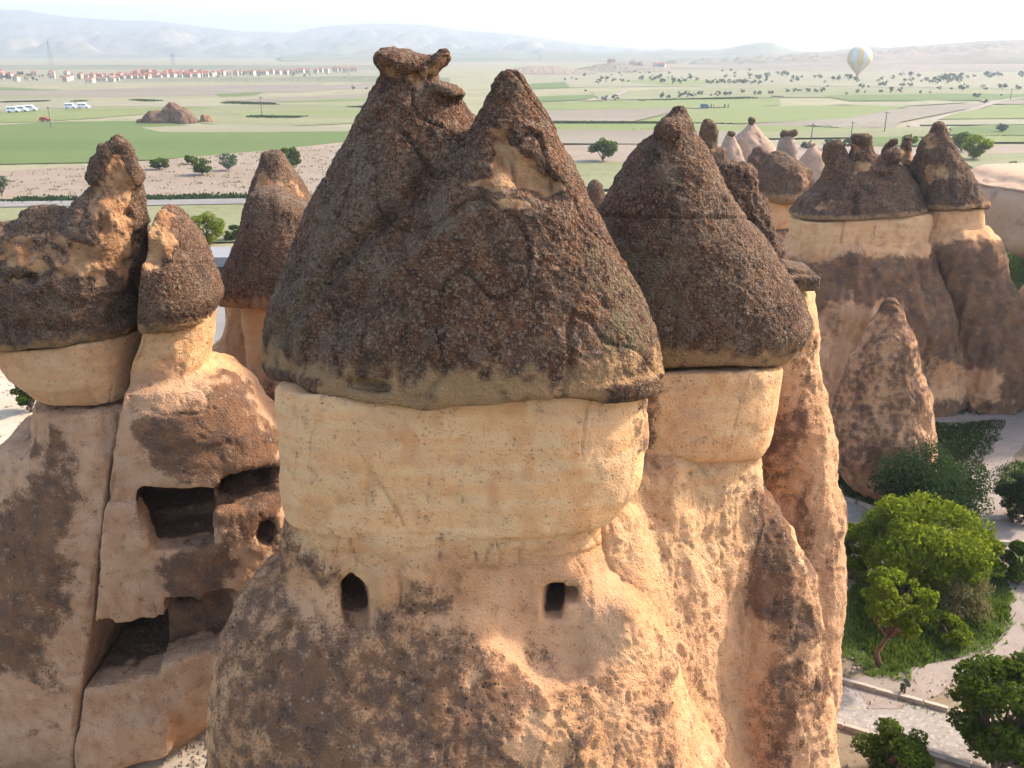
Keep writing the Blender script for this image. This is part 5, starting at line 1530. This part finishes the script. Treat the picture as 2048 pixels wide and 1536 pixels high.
px_tree('shrub', 'mound of olive brush on the grass patch behind the young tree', 'shrub', 1905, 1225, 1140, 170, 6500, .10, L_DRY, clear=.0, clumps=30, seed=13, stems=3, limbs=6)
px_tree('shrub', 'low green brush under the spreading bright tree', 'shrub', 1735, 1215, 1150, 110, 4000, .11, L_MID, clear=.0, clumps=20, seed=14, stems=3, limbs=6)
px_tree('shrub', 'small silvery plant at the edge of the bare earth by the kerb', 'shrub', 1805, 1388, 1352, 26, 500, .09, L_GREY, clear=.0, clumps=6, seed=15, stems=2, limbs=3)
px_tree('shrub', 'green bush beside the jagged-capped chimney at the left edge', 'shrub', 58, 822, 742, 66, 3500, .15, L_MID, clear=.0, clumps=20, seed=16, stems=3, limbs=6)
# middle distance
px_tree('leafy_shrub', 'feathery pale green bush behind the roofed stall', 'shrub', 408, 492, 424, 88, 4500, .26, L_BRIGHT, clear=.0, clumps=26, seed=20, stems=4, limbs=8)
px_tree('leafy_shrub', 'small dark green bush right of the feathery one', 'shrub', 466, 482, 444, 40, 1800, .26, L_MID, clear=.0, clumps=14, seed=21, stems=3, limbs=5)
for lb, px, base, top, w, n, mt, sd in (
        ('small round tree on the fallow field right of the knobbed spire', 320, 341, 314, 44, 900, L_MID, 22), ('small tree left of the bushiest in the fallow field trio', 384, 330, 308, 30, 600, L_MID, 23),
        ('bushiest tree of the trio on the fallow field', 406, 352, 313, 46, 1100, L_MID, 24), ('thin-crowned tree with visible limbs on the fallow field', 457, 343, 304, 46, 500, L_FAR, 25),
        ('dense green tree behind the peak of the two-capped chimney', 584, 344, 290, 46, 1300, L_MID, 26), ('sparse tree at left edge beside the fallow field', 4, 394, 340, 34, 350, L_FAR, 27),
        ('round lone tree between the two biggest caps', 1205, 326, 271, 56, 1900, L_MID, 28), ('large bright tree behind the far right dark cap', 1948, 322, 266, 66, 2200, L_BRIGHT, 29),
        ('tree joined to the left of the large bright tree', 1922, 306, 262, 52, 1400, L_MID, 30), ('small tree top showing above the knobbed cap row', 1818, 296, 268, 34, 800, L_MID, 31),
        ('round grey-green bush alone in the bright green strip', 2003, 266, 245, 23, 500, L_GREY, 32)):
    px_tree('round_tree', lb, 'tree', px, base, top, w, n, .5, mt, clear=.14, clumps=22, seed=sd, limbs=9)
for lb, px, base, top, w, sd in (('pale silvery bush just right of the leaning pillar', 1658, 302, 274, 32, 40), ('pale silvery bush left of the broad silvery one', 1614, 300, 282, 24, 41), ('low silvery bush right of the broad silvery one', 1694, 296, 274, 22, 42)):
    px_tree('silver_bush', lb, 'shrub', px, base, top, w, 700, .45, L_GREY, clear=.0, clumps=14, seed=sd, limbs=5, stems=2)
for lb, px, base, top, w, sd in (('dark thicket on the white bank at right edge', 2040, 352, 318, 60, 44), ('low dark bush left of the thicket on the white bank', 1995, 352, 330, 44, 45), ('low green bush at the left end of the white bank', 1965, 356, 334, 30, 46)):
    px_tree('bank_bush', lb, 'shrub', px, base, top, w, 1000, .4, L_MID, clear=.0, clumps=16, seed=sd, limbs=5, stems=2)

# far shrubs and trees on the plain: one mesh pair per variant, copied
protos = []
for v in range(4):
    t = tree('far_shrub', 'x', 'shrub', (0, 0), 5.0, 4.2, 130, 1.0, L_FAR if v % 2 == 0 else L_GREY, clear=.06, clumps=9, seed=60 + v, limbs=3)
    protos.append(t)
spots = [(1169, 154, 8), (1202, 160, 11), (1197, 168, 11), (1211, 160, 10), (1244, 165, 9), (1225, 164, 8), (1286, 160, 12), (1305, 162, 16), (1325, 168, 14), (1318, 158, 12), (1345, 168, 14), (1362, 168, 14), (1380, 161, 11), (1393, 162, 9),
         (1450, 156, 9), (1532, 158, 10), (1171, 184, 6), (1210, 202, 15), (1230, 202, 14), (1326, 198, 16), (1337, 199, 10), (1359, 196, 14), (1374, 195, 14), (1386, 195, 13), (1400, 193, 12), (1421, 193, 6), (1436, 193, 13),
         (1449, 192, 12), (1459, 192, 12), (1485, 186, 10), (1508, 191, 10), (1520, 191, 11), (1541, 191, 11), (1574, 185, 10), (1588, 185, 10), (1598, 184, 9), (1616, 186, 12), (1632, 185, 10), (1643, 185, 13), (1679, 162, 14), (1697, 162, 16),
         (1712, 160, 10), (1724, 177, 14), (1735, 176, 8), (1760, 173, 10), (1769, 172, 13), (1780, 186, 14), (1805, 174, 12), (1820, 175, 11), (1801, 186, 12), (1713, 187, 11), (1731, 187, 7), (1761, 187, 9), (1879, 180, 11), (1903, 180, 7),
         (1925, 182, 18), (1952, 198, 15), (1970, 206, 10), (1965, 176, 9), (1971, 181, 9), (2004, 180, 17), (2036, 180, 12), (2003, 193, 6), (705, 180, 11), (733, 180, 7), (1655, 174, 6), (1692, 190, 7), (1842, 188, 9), (1860, 188, 6)]
spots += [(1416 + 8.5 * k + random.uniform(-2, 2), 168 + random.uniform(-1, 1), 10) for k in range(13)]
spots += [(random.uniform(1480, 2048), random.uniform(150, 166), random.uniform(6, 12)) for _ in range(60)]
spots += [(random.uniform(1860, 1930), random.uniform(158, 168), random.uniform(9, 14)) for _ in range(14)]
spots += [(random.uniform(1080, 1500), random.uniform(143, 165), random.uniform(4, 8)) for _ in range(34)]
spots += [(random.uniform(0, 130), random.uniform(150, 163), random.uniform(6, 12)) for _ in range(14)] + [(random.uniform(130, 700), 166 - (random.uniform(130, 700)) * .03 + random.uniform(-5, 3), random.uniform(3, 6)) for _ in range(26)]
for i, (px, py, w) in enumerate(spots):
    src = protos[i % 4]
    t = src if i < 4 else copy_tree(src)
    g = gnd(px, py)
    s = w / F * g[1] / CP / 5.0
    t.location = tuple(g)
    t.scale = (s, s, s * random.uniform(.8, 1.1))
    t.rotation_euler = (0, 0, random.uniform(0, 6.28))
    tag(t, 'small hazy shrub or tree dotted over the far plain', 'shrub', 'far shrubs on the plain')


# grass, weeds and low brush nobody could count
def tufts(name, P, hgt, wid, mat, rng, blades=3):
    n = len(P)
    V, = [np.zeros((n, blades, 3, 3))]
    for b in range(blades):
        a = rng.uniform(0, 6.28, n)
        ln = rng.uniform(.0, .6, n) * hgt
        h = hgt * rng.uniform(.5, 1.2, n)
        w = wid * rng.uniform(.6, 1.3, n)
        dx, dy = np.cos(a), np.sin(a)
        o = P + np.stack([rng.normal(size=n) * wid, rng.normal(size=n) * wid, np.zeros(n)], 1)
        V[:, b, 0] = o + np.stack([-dy * w, dx * w, np.zeros(n)], 1) * .5
        V[:, b, 1] = o + np.stack([dy * w, -dx * w, np.zeros(n)], 1) * .5
        V[:, b, 2] = o + np.stack([dx * ln, dy * ln, h], 1)
    V = V.reshape(-1, 3)
    o = link(name, np_mesh(name, V, np.arange(len(V)).reshape(-1, 3), False, mat))
    o['kind'] = 'stuff'
    return o


def scatter(pix, dens, rng, thr=None):
    G = np.array([gnd(*p)[:2] for p in pix])
    lo, hi = G.min(0), G.max(0)
    n = int((hi - lo).prod() * dens)
    q = rng.uniform(lo, hi, (n, 2))
    sd = poly_sd(q[:, 0], q[:, 1], G)
    P = np.column_stack([q, np.full(n, .02)])
    nz = fbm(P, .5, 3, 7.)
    keep = (sd + .6 * nz < 0)
    if thr is not None: keep &= nz > thr
    return P[keep]


M_GRASS = leaf_mat('grass_blades', (0.075, 0.120, 0.018), (0.150, 0.195, 0.040), .35)
M_GRASS_D = leaf_mat('shaded_grass', (0.022, 0.038, 0.009), (0.050, 0.066, 0.016), .25)  # darker copy of the grass, shade put into its colour
rg = np.random.default_rng(99)
tag(tufts('grass', scatter(TURF[0], 150, rg), .22, .05, M_GRASS, rg), 'uneven grass and weeds around the young tree', 'grass', None, 'stuff')
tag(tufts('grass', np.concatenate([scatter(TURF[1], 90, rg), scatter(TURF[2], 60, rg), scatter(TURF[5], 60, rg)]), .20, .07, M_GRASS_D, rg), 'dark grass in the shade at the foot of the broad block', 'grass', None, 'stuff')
tag(tufts('grass', np.concatenate([scatter(TURF[4], 60, rg), scatter([(1640, 1340), (1700, 1300), (1900, 1360), (1880, 1440), (1650, 1385)], 26, rg, .1)]), .16, .06, M_GRASS, rg), 'sparse grass on bare earth along the kerb', 'grass', None, 'stuff')
tag(tufts('weeds', scatter(TURF[0], 50, rg, .1), .32, .12, L_MID, rg, 5), 'taller olive weeds among the grass around the young tree', 'weeds', None, 'stuff')
tag(tufts('weeds', scatter(TURF[3], 16, rg), .35, .16, M_GRASS, rg), 'weedy slope below the white bank at right edge', 'weeds', None, 'stuff')
tag(tufts('weeds', np.concatenate([scatter([(-300, 352), (0, 346), (280, 328), (560, 302), (700, 286), (700, 386), (0, 399), (-300, 404)], .4, rg, .1), scatter([(1040, 296), (1500, 294), (1500, 326), (1040, 332)], .4, rg, .0)]), .45, .45, L_DRY, rg, 5),
    'dotted low vines and weeds across the fallow fields', 'weeds', None, 'stuff')


def hedge(pix, n, hgt, wid, seed):
    rng = np.random.default_rng(seed)
    G = np.array([gnd(*p) for p in pix])
    s = np.concatenate([[0], np.cumsum(np.linalg.norm(np.diff(G, axis=0), axis=1))])
    d = rng.uniform(0, s[-1], n)
    P = np.stack([np.interp(d, s, G[:, k]) for k in range(3)], 1)
    P[:, 1] += rng.normal(size=n) * wid
    keep = fbm(P, .03, 2, seed) > -.12
    return P[keep]


tag(tufts('undergrowth', np.concatenate([hedge([(1110, 246), (1300, 247), (1560, 252), (1790, 262)], 5200, 1, 1.5, 1), hedge([(1110, 256), (1400, 262)], 1600, 1, 1.2, 2), hedge([(450, 206), (560, 208), (740, 215)], 3000, 1, 2.5, 3), hedge([(0, 205), (90, 203)], 700, 1, 2, 4),
                                   hedge([(150, 203), (260, 200), (340, 204), (430, 208)], 1500, 1, 2, 5), hedge([(500, 234), (640, 236)], 700, 1, 2, 6), hedge([(1280, 202), (1560, 194)], 2200, 1, 2, 7), hedge([(1880, 274), (2300, 276)], 1200, 1, 1, 8),
                                   hedge([(0, 402), (500, 395)], 500, 1, 1, 9)]), .55, .8, L_DARK, rg, 4), 'thin dark hedge and ditch lines between the fields', 'undergrowth', None, 'stuff')

# loose stones
def stones(name, P, size, mat, rng):
    n = len(P)
    base = np.array([(1, 0, 0), (-1, 0, 0), (0, 1, 0), (0, -1, 0), (0, 0, 1), (0, 0, -.4)], float)
    tri = np.array([(0, 2, 4), (2, 1, 4), (1, 3, 4), (3, 0, 4), (2, 0, 5), (1, 2, 5), (3, 1, 5), (0, 3, 5)])
    a = rng.uniform(0, 6.28, n)
    sc = size * rng.uniform(.4, 1.0, n) ** 2 * 1.6
    V = base[None] * rng.uniform(.6, 1.2, (n, 6, 1)) * sc[:, None, None] * [1, 1, .7]
    ca, sa = np.cos(a)[:, None], np.sin(a)[:, None]
    V = np.stack([V[:, :, 0] * ca - V[:, :, 1] * sa, V[:, :, 0] * sa + V[:, :, 1] * ca, V[:, :, 2]], 2) + P[:, None]
    Fc = (tri[None] + (np.arange(n) * 6)[:, None, None]).reshape(-1, 3)
    return link(name, np_mesh(name, V.reshape(-1, 3), Fc, False, mat))


M_STONE = plain('loose_stone', (0.30, 0.22, 0.155), .95, .35, 2.0)
tag(stones('gravel', np.concatenate([scatter([(1640, 1290), (1760, 1300), (1900, 1350), (1960, 1420), (1700, 1400), (1640, 1390)], 14, rg), scatter([(1640, 1440), (1760, 1470), (1900, 1530), (1640, 1540)], 14, rg), scatter([(1850, 840), (2040, 820), (2048, 1060), (1940, 1040)], 8, rg)]) + [0, 0, .05], .06, M_STONE, rg),
    'loose stones scattered on the bare earth and paths', 'gravel', None, 'stuff')
tag(stones('rubble', np.concatenate([scatter([(150, 1560), (330, 1500), (440, 1400), (470, 1380), (440, 1560)], 22, rg), scatter([(-60, 640), (60, 640), (90, 900), (-60, 980)], 2.5, rg)]) + [0, 0, .02], .09, M_STONE, rg),
    'rubble on the sand at the foot of the cave chimney', 'rubble', None, 'stuff')

# ================================================================== far village
M_WALLS = [plain('cream_wall', (0.450, 0.390, 0.300), .9, .1), plain('white_wall', (0.525, 0.495, 0.450), .9, .1), plain('pink_wall', (0.390, 0.285, 0.225), .9, .1)]
M_TILE = plain('red_roof_tiles', (0.270, 0.105, 0.064), .9, .2)
M_DARKGLASS = plain('dark_glass', (0.05, 0.055, 0.06), .25, .1)


def house(label, w, d, h, wall):
    t = thing('house', label, 'house', (0, 0, 0), 'houses of the far village')
    MB().box((0, 0, h / 2), (w, d, h)).build('wall', wall, t)
    e = .35
    V = [(-w / 2 - e, -d / 2 - e, h), (w / 2 + e, -d / 2 - e, h), (w / 2 + e, d / 2 + e, h), (-w / 2 - e, d / 2 + e, h), (-w * .18, 0, h + 1.5), (w * .18, 0, h + 1.5)]
    MB().add(V, [(0, 1, 5, 4), (2, 3, 4, 5), (1, 2, 5), (3, 0, 4), (3, 2, 1, 0)]).build('roof', M_TILE, t)
    for x in (-.28, .28):
        MB().box((w * x, -d / 2 - .02, h * .55), (w * .16, .06, h * .34)).build('window', M_DARKGLASS, t)
    return t


hp = [house('x', 5.2, 5.0, 4.6, M_WALLS[0]), house('x', 6.2, 5.0, 4.2, M_WALLS[1]), house('x', 5.0, 5.0, 5.6, M_WALLS[2])]
hs = []
for k in range(44):
    f = k / 43
    hs.append((175 + 530 * f + random.uniform(-3, 3), 167 - 23 * f ** .75 + random.uniform(-2.5, 1.5), 0))
for k in range(30):
    f = k / 29
    hs.append((165 + 260 * f + random.uniform(-4, 4), 159 - 6 * f + random.uniform(-2, 2), 2 if random.random() < .7 else 0))
for k in range(34):
    hs.append((random.uniform(-260, 170), random.uniform(151, 166), random.choice((0, 1, 2))))
for k in range(10):
    hs.append((270 + 30 * k / 2 + random.uniform(-5, 5), 151 + random.uniform(-1, 1), 2))
for px, py in ((1263, 130), (1271, 131), (1280, 132), (1310, 134), (1318, 134), (1326, 134), (1218, 126), (1225, 125)):
    hs.append((px, py, random.choice((0, 1))))
used = [0, 0, 0]
for i, (px, py, v) in enumerate(hs):
    t = hp[v] if not used[v] else copy_tree(hp[v])
    used[v] = 1
    g = gnd(px, py)
    far = py < 136
    s = g[1] / 1050
    t.location = tuple(g)
    if far:
        t.location = tuple(at(px, py, 1010)); s = .75
    t.scale = (s * random.uniform(.9, 1.25), s, s * random.uniform(.85, 1.1))
    t.rotation_euler = (0, 0, random.uniform(-.5, .5))
    tag(t, 'red-roofed house on the low hill in the haze' if far else 'small red-roofed house in the distant village', 'house', 'houses on the low hill' if far else 'houses of the far village')

# ================================================================== stall, vehicles, poles
M_WHITE = plain('white_paint', (0.72, 0.72, 0.70), .45, .05)
M_TIN = plain('weathered_sheet', (0.20, 0.195, 0.185), .6, .12, 6.0)
M_TYRE = plain('black_rubber', (0.02, 0.02, 0.02), .85, .1)
M_WOOD = plain('grey_wood', (0.16, 0.13, 0.10), .9, .2, 5.0)
M_RED = plain('red_paint', (0.36, 0.05, 0.025), .5, .08)
M_BLUE = plain('blue_paint', (0.10, 0.16, 0.24), .5, .08)
M_DARKM = plain('dark_metal', (0.05, 0.05, 0.055), .6, .1)
g = gnd(420, 566)
st = thing('roofed_stall', 'long roofed stall with pale sheet roof and dark open front between the chimneys', 'stall', (g[0], g[1], 0))
MB().add([(-5, -.9, 2.75), (5, -.9, 2.75), (5, 3.2, 2.95), (-5, 3.2, 2.95), (-5, -.9, 2.83), (5, -.9, 2.83), (5, 3.2, 3.03), (-5, 3.2, 3.03)], [(3, 2, 1, 0), (4, 5, 6, 7), (0, 1, 5, 4), (1, 2, 6, 5), (2, 3, 7, 6), (3, 0, 4, 7)]).build('roof', M_TIN, st)
for k in range(21):
    MB().box((-5 + .5 * k, -.98, 2.32), (.46, .04, .86)).build('fascia_board', M_TIN, st)
MB().box((0, 3.0, 1.4), (9.8, .12, 2.8)).build('rear_wall', M_WOOD, st)
for x in (-4.8, -2.4, 0, 2.4, 4.8):
    MB().box((x, -.7, 1.2), (.12, .12, 2.4)).build('post', M_DARKM, st)
MB().box((0, .1, .45), (9.0, .7, .9)).build('counter', M_WOOD, st)
dsh = MB()
for i in range(9):
    for j in range(4):
        pass
pts = [(0, 0, 3.6), (0, 0, 4.2)]
mm = MB().tube([(-1.2, 1.8, 2.9), (-1.2, 1.8, 4.2)], .04, 6)
mm.tube([(-1.2, 1.75, 4.2), (-1.2, 1.55, 4.32), (-1.2, 1.45, 4.4)], [.08, .34, .42], 14)
mm.build('satellite_dish', M_WHITE, st)


def van(name, label, loc, rz, col, L=4.6, W=1.9, H=2.2, group=None, hatch=False):
    t = thing(name, label, 'car' if hatch else 'van', loc, group)
    prof = [(-L / 2, .35), (L / 2, .35), (L / 2, .95), (L / 2 - .75, 1.1), (L / 2 - 1.5, H), (-L / 2 + .12, H), (-L / 2, 1.2)] if not hatch else [(-L / 2, .3), (L / 2, .3), (L / 2, .75), (L / 2 - 1.0, .9), (L / 2 - 1.7, H), (-L / 2 + .5, H), (-L / 2, .95)]
    n = len(prof)
    MB().add([(x, -W / 2, z) for x, z in prof] + [(x, W / 2, z) for x, z in prof], [tuple(range(n)), tuple(range(2 * n - 1, n - 1, -1))] + [(i, i + n, (i + 1) % n + n, (i + 1) % n) for i in range(n)]).build('body', col, t, bevel=.05)
    for s in (-1, 1):
        for x in ((-1.3, -.2, .8) if not hatch else (-.7, .2)):
            MB().box((x, s * (W / 2 + .005), H * .72), (.85, .03, H * .22)).build('window', M_DARKGLASS, t)
        for x in (-L / 2 + .9, L / 2 - .85):
            wh = MB().tube([(x, s * (W / 2 - .12), .34), (x, s * (W / 2 + .03), .34)], .34, 14).build('wheel', M_TYRE, t)
            MB().tube([(x, s * (W / 2 + .02), .34), (x, s * (W / 2 + .05), .34)], .19, 10).build('rim', M_TIN, wh)
    t.rotation_euler = (0, 0, rz)
    return t


for lb, px, py, rz in (('leftmost white minibus of the three parked in a row at the field edge', 27, 226, .25), ('middle white minibus of the three parked in a row', 44, 224.5, .2), ('rightmost white minibus of the three parked in a row', 62, 223, .2),
                       ('white minibus left of the other in the separate parked pair', 142, 218.5, .1), ('white minibus with dark rear at right of the separate pair', 168, 218, .05)):
    g = gnd(px, py)
    van('minibus', lb, tuple(g + [0, 0, .25]), rz, M_WHITE, 4.4, 2.0, 2.1, 'minibuses parked at the far field edge')
van('small_car', 'small red car at the edge of the green field beside a pole', tuple(gnd(91, 244) + [0, 0, .25]), .3, M_RED, 3.3, 1.7, 1.4, None, True)
tr = van('farm_vehicle', 'blue-grey farm vehicle standing in the light green field', tuple(gnd(1409, 218) + [0, 0, .25]), .1, M_BLUE, 3.2, 1.8, 1.8)
tr['category'] = 'vehicle'
van('parked_car', 'dark car parked beneath the stall roof', tuple(gnd(437, 568) + [0, -1.8, .03]), .2, M_DARKM, 4.0, 1.75, 1.45, None, True)

M_CLOTH = [plain('dark_clothes', (0.05, 0.05, 0.07), .9, .2), plain('brown_clothes', (0.15, 0.09, 0.07), .9, .2)]
skin = bpy.data.meshes.new('person')
bmv = [(0, 0, .95), (0, 0, 1.2), (0, 0, 1.42), (0, 0, 1.52), (0, 0, 1.66), (-.1, 0, .5), (-.11, -.02, .05), (.1, 0, .5), (.11, -.02, .05), (-.2, 0, 1.38), (-.26, 0, 1.1), (-.24, -.08, .88), (.2, 0, 1.38), (.26, 0, 1.1), (.24, -.08, .88)]
skin.from_pydata(bmv, [(0, 1), (1, 2), (2, 3), (3, 4), (0, 5), (5, 6), (0, 7), (7, 8), (2, 9), (9, 10), (10, 11), (2, 12), (12, 13), (13, 14)], [])
tmp = link('tmp_person', skin)
md = tmp.modifiers.new('s', 'SKIN')
for v, r_ in zip(skin.skin_vertices[0].data, (.15, .15, .16, .07, .11, .085, .06, .085, .06, .07, .055, .04, .07, .055, .04)):
    v.radius = (r_, r_)
skin.skin_vertices[0].data[0].use_root = True
body_me = bpy.data.meshes.new_from_object(tmp.evaluated_get(bpy.context.evaluated_depsgraph_get()))
bpy.data.objects.remove(tmp)
for k, (lb, px, py) in enumerate((('person in dark clothes standing close beside the farm vehicle', 1422, 217.6), ('person in brown clothes a step right of the farm vehicle', 1427, 217.9), ('left person of the pair standing apart in the field', 1449, 217.8), ('right person of the pair standing apart in the field', 1456, 218))):
    me = body_me.copy()
    me.materials.clear(); me.materials.append(M_CLOTH[k % 2])
    o = link('person', me, None, tuple(gnd(px, py) + [0, 0, .25]))
    o.rotation_euler = (0, 0, k * 1.3)
    tag(o, lb, 'person', 'people in the far field')

poles = {}
for key, lb, px, base, top in (('a', 'wooden utility pole standing in front of the red car', 103, 257, 213), ('b', 'lone wooden utility pole in the middle of the left fields', 524, 231, 193), ('c', 'utility pole rising just behind the leaning pillar', 1621, 290, 247),
                               ('d', 'slim utility pole between two taller ones on the right', 1702, 272, 243), ('e', 'tallest utility pole standing by the ditch on the right', 1768, 267, 223), ('f', 'distant utility pole near the right edge', 2020, 201, 177)):
    gq = gnd(px, base)
    h = at(px, top, gq[1])[2]
    t = thing('utility_pole', lb, 'utility pole', tuple(gq), 'utility poles on the plain')
    MB().tube([(0, 0, 0), (.02, 0, h)], [.17, .11], 8).build('pole', M_WOOD, t)
    arm = MB().box((0, 0, h - .35), (1.7, .12, .12)).build('crossarm', M_WOOD, t)
    for x in (-.75, 0, .75):
        MB().tube([(x, 0, h - .3), (x, 0, h - .05)], .06, 6).build('insulator', M_WHITE, arm)
    poles[key] = gq + [0, 0, h - .05]
wm = plain('wire', (0.35, 0.34, 0.32), .5, .05)
for a, b in (('c', 'd'), ('d', 'e')):
    for x in (-.75, .75):
        A, B = poles[a] + [x, 0, 0], poles[b] + [x, 0, 0]
        pts = [A + (B - A) * f - [0, 0, 2.0 * 4 * f * (1 - f) * .5] for f in np.linspace(0, 1, 12)]
        tag(MB().tube(pts, .035, 4).build('power_line', wm), 'thin power line sagging between two utility poles on the right', 'power line', 'power lines')
for lb, px, base, top in (('faint tall lattice pylon above the village at left', 103, 131, 82), ('faint lattice pylon right of the village hill', 347, 133, 108)):
    Yp = 1500
    A, B = at(px, base, Yp), at(px, top, Yp)
    h = B[2]
    t = thing('lattice_pylon', lb, 'pylon', (A[0], Yp, 0))
    w = 3.2
    for sx in (-1, 1):
        for sy in (-1, 1):
            MB().tube([(sx * w, sy * w, 0), (sx * .5, sy * .5, h)], .12, 4).build('leg', M_DARKM, t)
    br = MB()
    for k in range(7):
        z0, z1 = h * k / 7, h * (k + 1) / 7
        w0, w1 = w + (.5 - w) * k / 7, w + (.5 - w) * (k + 1) / 7
        for s in (-1, 1):
            br.tube([(-w0 * s, -w0, z0), (w1 * s, -w1, z1)], .06, 4); br.tube([(-w0 * s, w0, z0), (w1 * s, w1, z1)], .06, 4)
    br.build('bracing', M_DARKM, t)
    for z in (.75, .88):
        MB().box((0, 0, h * z), (9.0, .2, .2)).build('crossarm', M_DARKM, t)

# ================================================================== hot air balloon
bal_c = at(1719, 116, 800)
t = thing('hot_air_balloon', 'hot air balloon with yellow and white stripes drifting low over the right plain', 'hot air balloon', tuple(at(1719, 146, 800)))
org = np.array(t.location)
Rb = 21.0 / F * 800 / CP
prof = []
for k in range(25):
    f = k / 24
    a = f * math.pi * .80
    r_ = Rb * math.sin(a) if f < .62 else None
    z = Rb * math.cos(a)
    prof.append((a, z))
gores = 24
zb = -Rb * 1.25
ring = []
for k in range(22):
    f = k / 21
    z = Rb - f * (Rb - zb)
    if z > -Rb * .25:
        r_ = math.sqrt(max(Rb * Rb - z * z, 0))
    else:
        z0 = -Rb * .25; r0 = math.sqrt(Rb * Rb - z0 * z0)
        q = (z0 - z) / (z0 - zb)
        r_ = r0 + (Rb * .13 - r0) * (q * .75 + .25 * q * q)
    ring.append((z, max(r_, .02)))
M_YEL = plain('yellow_fabric', (0.60, 0.42, 0.16), .7, .04)
M_PALE = plain('pale_fabric', (0.50, 0.51, 0.50), .7, .04)
cz = bal_c - org
for gi in range(gores):
    V, Fc = [], []
    for i, (z, r_) in enumerate(ring):
        for j in range(4):
            a = 2 * math.pi * (gi + j / 3) / gores
            bul = r_ * (1 + .015 * math.sin(math.pi * j / 3))
            V.append((cz[0] + bul * math.cos(a), cz[1] + bul * math.sin(a), cz[2] + z))
        if i:
            for j in range(3):
                Fc.append(((i - 1) * 4 + j, i * 4 + j, i * 4 + j + 1, (i - 1) * 4 + j + 1))
    MB().add(V, Fc).build('gore', M_YEL if gi % 4 in (0, 1) else M_PALE, t, smooth=True)
MB().tube([(cz[0], cz[1], cz[2] + zb - .1), (cz[0], cz[1], cz[2] + zb - 1.0)], [Rb * .13, Rb * .12], 16).build('skirt', M_RED, t, smooth=True)
bz = cz[2] + zb - 4.2
MB().box((cz[0], cz[1], bz), (2.2, 1.6, 1.2)).build('basket', plain('wicker', (0.22, 0.13, 0.06), .9, .2), t, bevel=.08)
for sx in (-1, 1):
    for sy in (-1, 1):
        MB().tube([(cz[0] + sx, cz[1] + sy * .7, bz + .6), (cz[0] + sx * .7, cz[1] + sy * .7, cz[2] + zb - .9)], .05, 4).build('rope', M_DARKM, t)

# ================================================================== haze
hz = NT('haze_air')
hz.t.nodes.remove(hz.bsdf)
pv = hz.n('VolumePrincipled')
pv.inputs['Color'].default_value = (0.57, 0.63, 0.69, 1)
pv.inputs['Density'].default_value = 0.00027
pv.inputs['Anisotropy'].default_value = 0.2
hz.t.links.new(pv.outputs[0], hz.out.inputs['Volume'])
hb = MB().box((0, 5400, 174), (17000, 10900, 350)).build('haze', hz.m)
hb['kind'] = 'stuff'
